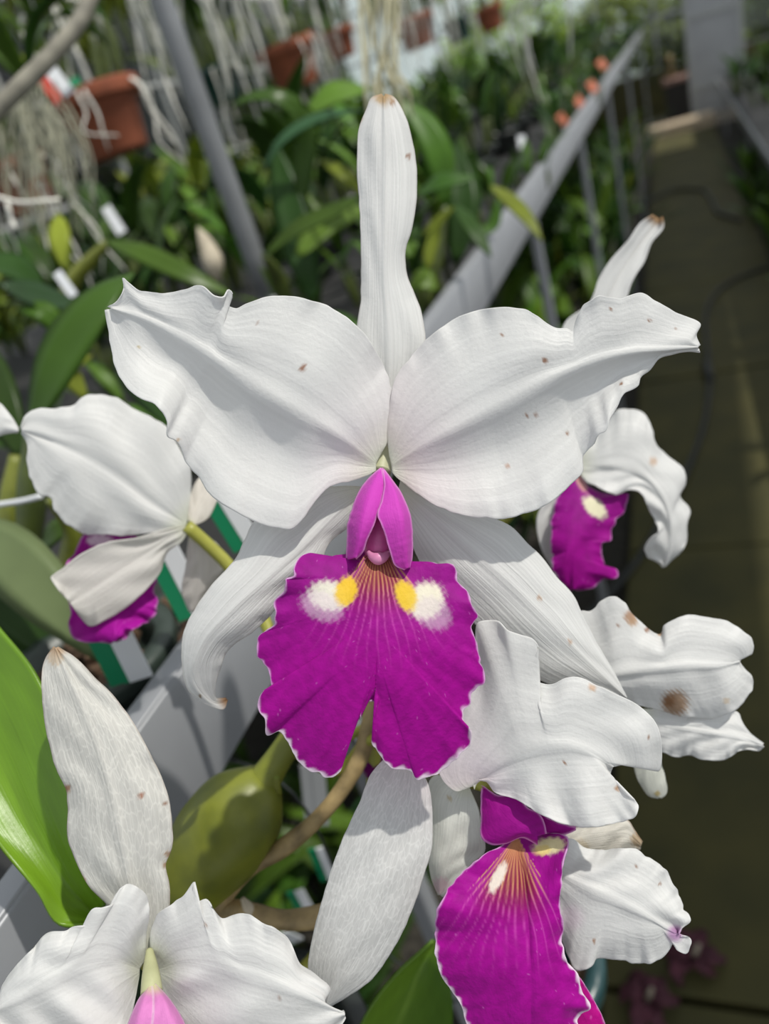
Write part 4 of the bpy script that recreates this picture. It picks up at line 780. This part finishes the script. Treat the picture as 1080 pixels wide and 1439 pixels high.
# ---- hanging pots in a row above the bench
XH = -.79
def at_xh(px, py): return at_x(px, py, XH)
M_WIRE = plain('hanger_wire', (.3, .3, .3), .4, .7)
def hanging_pot(label, px, py, wpx, mat, x=XH, roots=8, hp=.74, seed=0, rootlen=.12, plant=None, wires=True):
    c = at_x(px, py, x); d = x / ray(px, py)[0]; r = wpx * d / 1080 / 2 / 1.06; h = r * 2 * hp; rr = random.Random(seed)
    c = c - np.array([0, 0, h * .5]); t = pot(label, c, r, h, mat, None, True, 'hanging_pot')
    t.rotation_euler = (rr.uniform(-.05, .05), -.10 + rr.uniform(-.04, .04), 0)
    if wires:
        for k in range(3):
            a = k * 2.094 + rr.uniform(0, 1); tube('wire', [(r*math.cos(a), r*math.sin(a), h - .005), (r*.4*math.cos(a), r*.4*math.sin(a), h + .25), (0, 0, h + .5)], .0012, M_WIRE, t, seg=5, n=8)
    if plant is not None:
        o = put(plant, c[0], c[1], c[2] + h - .02, rr.uniform(.7, .95), rr.uniform(0, 6), 'orchid in ' + label.replace('hanging ', ''), 'orchids growing in the hanging pots')
        del o['group']
        for k in range(roots):
            a = rr.uniform(0, 6.28); L = rr.uniform(.4, 1.1) * rootlen; s = 1 / o.scale[0]; R_ = r * 1.12
            pts = [(.3*r*math.cos(a), .3*r*math.sin(a), .02), (R_*math.cos(a), R_*math.sin(a), .012)]
            for m in range(1, 4): pts.append(((R_ + .012*m*rr.uniform(-.2, 1))*math.cos(a + .12*m*rr.uniform(-1, 1)), (R_ + .012*m*rr.uniform(-.2, 1))*math.sin(a + .1*m*rr.uniform(-1, 1)), -L*m/3 + .01))
            cr, sr = math.cos(-o.rotation_euler.z), math.sin(-o.rotation_euler.z)
            pts = [((x_*cr - y_*sr)*s, (x_*sr + y_*cr)*s, z_*s) for x_, y_, z_ in pts]
            tube('root', pts, [.0018*s, .0019*s, .0017*s, .0015*s, .001*s], M_ROOT, o, seg=6, n=14)
    return t
hanging_pot('hanging terracotta pot with trailing pale roots, nearest whole one at upper left', 152, 172, 122, M_TERRA, roots=9, seed=1, rootlen=.13, plant=3)
hanging_pot('hanging terracotta pot at upper middle, left of the tall sepal', 412, 92, 82, M_TERRA, roots=8, seed=2, rootlen=.16, plant=1)
hanging_pot('hanging terracotta pot half hidden by a beard of roots at the left edge', 34, 262, 96, M_TERRA, x=-.79, roots=8, seed=3, rootlen=.17, plant=5)
hanging_pot('hanging dark green plastic pot, between the grey pipe and second terracotta pot', 312, 120, 66, M_GREENPOT, x=-.95, roots=6, seed=4, rootlen=.2, plant=0)
hanging_pot('hanging terracotta pot, small and far, just right of the dangling root strands', 585, 46, 56, M_TERRA, roots=7, seed=5, rootlen=.25, plant=3)
hanging_pot('hanging dark green plastic pot, small, between two far terracotta pots', 645, 42, 42, M_GREENPOT, roots=4, seed=6, rootlen=.2, plant=1)
hanging_pot('hanging terracotta pot farthest along the row, with a white tag', 690, 26, 42, M_TERRA, roots=5, seed=7, rootlen=.3, plant=3)
hanging_pot('hanging terracotta pot small and dim, left of the root strands', 478, 62, 50, M_TERRA, x=-1.2, roots=7, seed=8, rootlen=.3, plant=0)
plant_tag('white tag on the farthest hanging terracotta pot', at_x(704, 38, -.76), (.2, 0, -1), (0, 1, 0), .03, .09, cols=(M_WHITE, M_WHITE))
ptag('red and white plant tag in a pot at the left edge, above the root beard', (62, 100), (92, 138), .95, .95, 34, cols=(M_RED, M_WHITE))
ptag('green plant tag in the nearest whole terracotta pot', (100, 112), (112, 132), 1.1, 1.1, 20, cols=(M_GREEN, M_GREEN))
def lone_tag(label, x, y, d, L, w, ang): ptag(label, (x - L/2*math.cos(ang), y - L/2*math.sin(ang)), (x + L/2*math.cos(ang), y + L/2*math.sin(ang)), d, d, w, cols=(M_WHITE, M_WHITE))
lone_tag('small white tag slanting below the nearest terracotta pot', 160, 310, .95, 44, 14, 1.0)
lone_tag('white tag slanting among leaves above the tall green leaf', 92, 400, .70, 42, 13, .95)
lone_tag('tiny white tag upright near the rail, right of the tall sepal', 733, 200, 1.6, 18, 10, 1.4)
for i, (x, y, d_) in enumerate([(846, 92, 3.0), (832, 122, 2.5), (812, 142, 2.2), (790, 168, 1.95), (700, 150, 2.2)]):
    ptag('orange-red plant tag standing along the rail, %s from the far end' % ordinal(i) if i < 4 else 'orange-red plant tag among leaves left of the rail', (x - 5, y - 7), (x + 5, y + 7), d_, d_, 11, cols=(M_ORANGE, M_ORANGE))
# dry sheath
tube('dry_flower_sheath', many([(278, 320, .86), (290, 345, .85), (300, 372, .85), (306, 395, .86)]), [.001, .009, .011, .003], M_DRYSHEATH, None, seg=10)
o = bpy.data.objects['dry_flower_sheath']; tag(o, 'pale dry flower sheath among leaves above the left petal', 'sheath')
# tags and scraps seen below the bench edge, through the gap under the centre lip
for lab, a_, b2, w_, cc in (('green and white tag deep in the shade, right of the brown stem', (444, 1192), (462, 1236), 24, None), ('green and white tag low in the shade above the thin brown stem', (414, 1252), (434, 1288), 24, None),
                        ('grey-white strip hanging in the gap below the centre lip', (438, 1075), (446, 1160), 34, (M_DOOR, M_DOOR)), ('small white scrap below the thin brown stem', (395, 1312), (418, 1322), 18, (M_WHITE, M_WHITE))):
    ptag(lab, a_, b2, .52, .54, w_, **({'cols': cc} if cc else {}))

# ---- grey pipe, cane, hanging strands
foot = at(352, 430, 1.02); fz = BZ - .047
pa, pb = at(345, 330, 1.04), None
px_, py_ = pa[0], pa[1]
t = thing('support_pipe', 'grey galvanised upright pipe rising from the bench among the leaves', 'pipe', (px_, py_, fz))
tube('shaft', [(0, 0, 0), (0, 0, .5), (0, 0, 1.2)], .0145, M_GALV, t, seg=18, n=12); tube('collar', [(0, 0, 0), (0, 0, .05)], .02, M_GALV, t, seg=18, n=4)
t = tube('bare_cane', many([(-40, 190, .66), (20, 130, .66), (75, 75, .665), (112, 30, .67), (135, -30, .68), (150, -90, .70)]), [.008, .0075, .0075, .007, .007, .006], M_CANE, None, seg=12, n=40); tag(t, 'thick bare grey cane arching across the upper left corner', 'cane')
b_ = at(520, -40, .80); t = thing('root_strands', 'bundle of pale straw-coloured roots dangling above the tall centre sepal', 'roots', b_)
rr = random.Random(4); M_STRAW = plain('straw_root', (.50, .47, .30), .6, var=.2, scale=50)
for i in range(11):
    x0, x1 = 495 + rr.uniform(0, 60), 518 + i * 5.2 + rr.uniform(-6, 6); ye = rr.uniform(130, 240); dd = .78 + rr.uniform(-.03, .03)
    tube('root', many([(x0, -60, dd), ((x0*2 + x1)/3 + rr.uniform(-5, 5), 20, dd), ((x0 + x1)/2 + rr.uniform(-4, 4), 75, dd), (x1, 130, dd), (x1 + 6, ye, dd + .01)]), [.002, .0022, .002, .0019, .001], M_STRAW, t, seg=6, n=20, base=b_)
b_ = at(40, 120, .86); t = thing('root_beard', 'dense beard of thin greyish roots hanging over a pot at the left edge', 'roots', b_); M_BEARD = plain('grey_root', (.36, .36, .26), .7, var=.25, scale=50)
for i in range(64):
    x0 = rr.uniform(-30, 85); x1 = x0 * 1.25 + rr.uniform(-25, 25) + 6; ye = rr.uniform(215, 345); dd = .86 + rr.uniform(-.05, .06)
    tube('root', many([(x0*.8 + 8, 125 + rr.uniform(-15, 30), dd), ((x0 + x1)/2 - rr.uniform(-3, 6), 170, dd), (x1, (170 + ye)/2, dd), (x1 + rr.uniform(-8, 14), ye, dd)]), [.0009, .0013, .0012, .0006], M_BEARD, t, seg=5, n=12, base=b_)
for i in range(5):
    a = i * 1.3; l = .12; leaf('leaf', [(0, 0, 0), (l*.4*math.cos(a), l*.4*math.sin(a), .05), (l*.8*math.cos(a), l*.8*math.sin(a), .06), (l*1.1*math.cos(a), l*1.1*math.sin(a), .02)], [.026 * w for w in WP], G2, t, None, (0, 0, 1), .3, 8)
tube('root', many([(-20, 272, .80), (30, 285, .80), (60, 283, .80), (84, 281, .81)]), .0022, M_ROOT, t, seg=6, n=16, base=b_)
tube('root', many([(10, 285, .81), (15, 305, .81), (21, 322, .81)]), .0025, M_ROOT, t, seg=6, n=10, base=b_)
# bare-root orchids hung behind the pots: pale roots against the daylight
for i, (px, py, d, n_, L) in enumerate([(70, 60, 1.25, 7, .18), (180, 30, 1.35, 8, .18), (255, 40, 1.3, 8, .2), (320, 20, 1.5, 8, .22), (385, 15, 1.9, 6, .24), (455, 10, 1.9, 7, .24), (555, 5, 2.3, 7, .26), (620, 0, 2.6, 7, .3), (778, 40, 1.5, 2, .20), (758, 35, 1.5, 2, .20)]):
    b_ = at(px, py - 60, d); lab = 'bare-rooted orchid hung in the daylight, its pale roots dangling ' + ['above the root beard', 'over the nearest terracotta pot', 'right of the grey pipe top', 'above the dark green pot', 'above the second terracotta pot', 'just left of the straw strands', 'behind the straw strands', 'over the far pots', 'over the rail foliage', 'left of the rail foliage'][i]
    t = thing('hanging_orchid', lab, 'plant', b_)
    for k in range(n_):
        a = rr.uniform(0, 6.28); sp = rr.uniform(.01, .06); l = L * rr.uniform(.5, 1.1)
        tube('root', [(0, 0, 0), (sp*math.cos(a), sp*math.sin(a), -.15*l), (sp*1.4*math.cos(a + .3), sp*1.4*math.sin(a + .3), -.55*l), (sp*1.3*math.cos(a + .5), sp*1.3*math.sin(a + .6), -l)], [.0024, .0026, .0024, .0012], M_ROOT, t, seg=5, n=12)
    for k in range(6):
        a = rr.uniform(0, 6.28); l = rr.uniform(.1, .2)
        leaf('leaf', [(0, 0, 0), (l*.4*math.cos(a), l*.4*math.sin(a), .05), (l*.8*math.cos(a), l*.8*math.sin(a), .05), (l*1.1*math.cos(a), l*1.1*math.sin(a), 0)], [.022 * w for w in WP], rr.choice([G4, G4, G5]), t, None, (0, 0, 1), .3, 8)

# ================================================================ FAR END, LEFT SIDE, PATH DETAILS
def at_y(px, py, y):
    r = ray(px, py); return r * (y / r[1]) + np.array([0, 0, CAM_H])
M_GLASS, nt, out = mat_new('greenhouse_glass'); tb = N(nt, 'ShaderNodeBsdfTransparent'); tb.inputs[0].default_value = (.93, .97, .94, 1); gb = N(nt, 'ShaderNodeBsdfGlossy'); gb.inputs['Roughness'].default_value = .05
fr_ = N(nt, 'ShaderNodeFresnel'); mx = N(nt, 'ShaderNodeMixShader'); nt.links.new(fr_.outputs[0], mx.inputs[0]); nt.links.new(tb.outputs[0], mx.inputs[1]); nt.links.new(gb.outputs[0], mx.inputs[2]); nt.links.new(mx.outputs[0], out.inputs[0])
M_FRAME = plain('grey_frame', (.42, .43, .42), .6, .1)
def glass_wall(name, p0, p1, z0, z1, step, rows):
    p0, p1 = np.array(p0, float), np.array(p1, float); Lw = np.linalg.norm(p1 - p0); dx = (p1 - p0)/Lw; ang = math.atan2(dx[1], dx[0])
    t = bpy.data.objects.new(name, None); C.objects.link(t); t.location = (p0[0], p0[1], 0); t.rotation_euler.z = ang; tag(t, kind='structure')
    bm = bmesh.new(); box(bm, (Lw/2, 0, z0/2), (Lw, .12, z0)); from_bm('low_wall', bm, M_CONC, t, False)
    n = int(round(Lw/step)); w = Lw/n; hh = (z1 - z0)/rows; me = None
    for i in range(n + 1):
        bm = bmesh.new(); box(bm, (i*w, 0, (z0 + z1)/2), (.035, .05, z1 - z0), .004); from_bm('mullion', bm, M_FRAME, t, False)
    for j in range(rows + 1):
        bm = bmesh.new(); box(bm, (Lw/2, 0, z0 + j*hh), (Lw, .05, .035), .004); from_bm('crossbar', bm, M_FRAME, t, False)
    for i in range(n):
        for j in range(rows):
            if me is None:
                bm = bmesh.new(); box(bm, (0, 0, 0), (w - .03, .005, hh - .03)); me = bpy.data.meshes.new('pane'); bm.to_mesh(me); bm.free(); me.materials.append(M_GLASS)
            o = bpy.data.objects.new('pane', me); C.objects.link(o); o.parent = t; o.location = ((i + .5)*w, 0, z0 + (j + .5)*hh)
    return t
glass_wall('wall_far', (-4.2, 11.9), (2.6, 11.9), .55, 2.9, .68, 4)
glass_wall('wall_left', (-4.2, -1.0), (-4.2, 11.9), .55, 2.6, 1.0, 3)
# planting outside the glass
M_OUT = leaf_mat('outside_leaf', (.36, .46, .10), .5, .35)
def shrub(label, c, rx, rz, n, seed, mat=M_OUT, ls=.12, name='shrub', grp=None):
    r = random.Random(seed); t = thing(name, label, 'shrub', c, grp); bm = bmesh.new()
    for i in range(n):
        a, b2 = r.uniform(0, 6.28), math.acos(r.uniform(-.2, 1)); q2 = r.uniform(.65, 1)**.5
        P0 = np.array([rx*q2*math.sin(b2)*math.cos(a), rx*q2*math.sin(b2)*math.sin(a), rz*(.25 + .75*q2*math.cos(b2))])
        dv = np.array([r.uniform(-1, 1), r.uniform(-1, 1), r.uniform(-.8, .5)]); dv /= np.linalg.norm(dv); l = ls * r.uniform(.7, 1.4)
        blade_bm(bm, [P0, P0 + dv*l*.5 + np.array([0, 0, l*.1]), P0 + dv*l], [.01*ls/.12, l*.38, .004], (r.uniform(-.4, .4), r.uniform(-.4, .4), 1), .2, 4)
    tag(from_bm('foliage', bm, mat, t), kind='stuff'); tube('trunk', [(0, 0, -.0), (0, 0, rz*.6)], .04, M_BROWN, t, seg=8, n=5); return t
for i, (x, y, rx, rz) in enumerate([(-.6, 13.4, .9, 1.5), (.7, 13.6, .9, 1.35), (-2.2, 13.6, 1.1, 1.9), (2.1, 13.4, .9, 1.7)]): shrub('sunlit pale green shrub outside the far glass wall, ' + ['behind the path end', 'behind the grey panel', 'behind the long bench', 'farthest right'][i], (x, y, 0), rx*1.2, rz*1.1, 2400, 20 + i, ls=.2, grp='shrubs outside the far glass')
for i, y in enumerate([1.0, 3.0, 5.2, 7.5, 10.0]): shrub('sunlit shrub outside the left glass wall, %s from near end' % ordinal(i), (-5.6, y, 0), 1.1, 1.0 + .2*(i % 2), 700, 30 + i, ls=.2, grp='shrubs outside the left glass')
# second bench further left with its plants
bench(-1.75, -1, .80, -.4, 11.0, 'second plant bench further left, behind the crowded long bench', [1, 3.5, 6, 8.5], depth=1.2, metal=M_DARKBENCH)
for i in range(28):
    y = .5 + 10 * (i/28); x = -1.75 - q.uniform(.08, 1.0); k = q.choice([6, 7, 3, 1, 6, 7]); put(k, x, y, .753, q.uniform(2.0, 3.0), q.uniform(0, 6.28), KN[k] + ' orchid on the second bench far behind, %s from near end' % ordinal(i), 'orchids on the second bench')
# end of the path: lit curb, dark planter with pale edge, grey panel
c0, c1 = at_z(912, 186, .06), at_z(1000, 168, .06); YC = (c0[1] + c1[1])/2
bm = bmesh.new(); box(bm, (.06, YC, .045), (abs(c1[0] - c0[0]) * 1.05, .32, .13), .01); o = from_bm('curb', bm, M_LEDGE, None, False); tag(o, 'sunlit pale curb across the far end of the path', 'curb')
YP = YC + .9; a0, a1 = at_y(932, 116, YP), at_y(978, 108, YP)
t = thing('planter_box', 'dark planter box with a pinkish edge at the end of the path', 'planter', ((a0[0] + a1[0])/2, YP, 0))
zt = (a0[2] + a1[2])/2; wv = abs(a1[0] - a0[0])
bm = bmesh.new(); box(bm, (0, .2, zt/2), (wv, .4, zt - .02), .01); from_bm('body', bm, M_DARKBOX, t, False)
bm = bmesh.new(); box(bm, (0, .2, zt), (wv + .03, .43, .05), .008); from_bm('rim', bm, plain('pinkish_rim', (.42, .26, .22), .8), t, False)
M_DARKLEAF = leaf_mat('shade_leaf', (.03, .05, .015))
shrub('dark bushy plant in the planter box at the path end', ((a0[0] + a1[0])/2 - .1, YP + .25, zt), .28, .45, 160, 50, M_DARKLEAF, .1)
YD = YC + .45; d0, d1, db = at_y(966, 60, YD), at_y(1040, 40, YD), at_y(990, 150, YD)
t = thing('grey_door_panel', 'tall grey panel standing at the far end beside the right bench', 'panel', ((d0[0] + d1[0])/2, YD, 0)); wv = abs(d1[0] - d0[0])
bm = bmesh.new(); box(bm, (0, 0, 1.1), (wv, .04, 2.1), .006); from_bm('board', bm, M_DOOR, t, False)
for z in (.35, 1.05, 1.75): bm = bmesh.new(); box(bm, (0, -.028, z), (wv, .02, .05), .004); from_bm('batten', bm, M_FRAME, t, False)
for sx in (-1, 1): bm = bmesh.new(); box(bm, (sx*wv/2, 0, 1.1), (.05, .07, 2.2), .004); from_bm('post', bm, M_FRAME, t, False)

# hose along the path, fallen petals
hz = .012
h1 = [at_z(x, y, hz) for x, y in [(1110, 362), (1079, 375), (1032, 393), (1004, 415), (992, 440), (992, 480), (996, 523), (995, 559), (984, 613), (967, 657), (930, 730), (890, 795), (850, 840), (800, 890)]]
o = tube('garden_hose', h1, .009, M_HOSE, None, seg=10, n=90); tag(o, 'dark rubber hose curving along the path beside the flowers', 'hose')
o = tube('hose_coupling', [at_z(992, 512, hz), at_z(997, 534, hz)], [.017, .017], M_HOSE, o, seg=12, n=6)
h2 = [at_z(x, y, hz) for x, y in [(895, 300), (911, 282), (946, 268), (982, 267), (998, 280), (1010, 300), (1040, 310)]]
o = tube('garden_hose', h2, .012, M_HOSE, None, seg=10, n=60); tag(o, 'loop of dark hose lying across the path further off', 'hose')
M_OUTP = M_DEADLEAF
for i, (x, y, lab) in enumerate([(975, 1350, 'wilted dark purple flower fallen on the path, the upper of two'), (910, 1412, 'wilted dark purple flower fallen on the path, the lower of two')]):
    c = at_z(x, y, .004); t = thing('fallen_flower', lab, 'flower', c); r = random.Random(60 + i)
    for k in range(6):
        a = k*1.05 + r.uniform(-.3, .3); l = r.uniform(.035, .055)
        leaf('petal', [(0, 0, .006), (l*.4*math.cos(a), l*.4*math.sin(a), .02 + r.uniform(0, .012)), (l*.8*math.cos(a), l*.8*math.sin(a), .02), (l*math.cos(a + .3), l*math.sin(a + .3), .006)], [.006, .026, .032, .02, .004], M_DEADLEAF, t, None, (0, 0, 1), .3, 8)
    tube('column', [(0, 0, .006), (.004, .003, .02), (.01, .01, .03)], [.004, .005, .003], M_DRYSHEATH, t, seg=8, n=6)
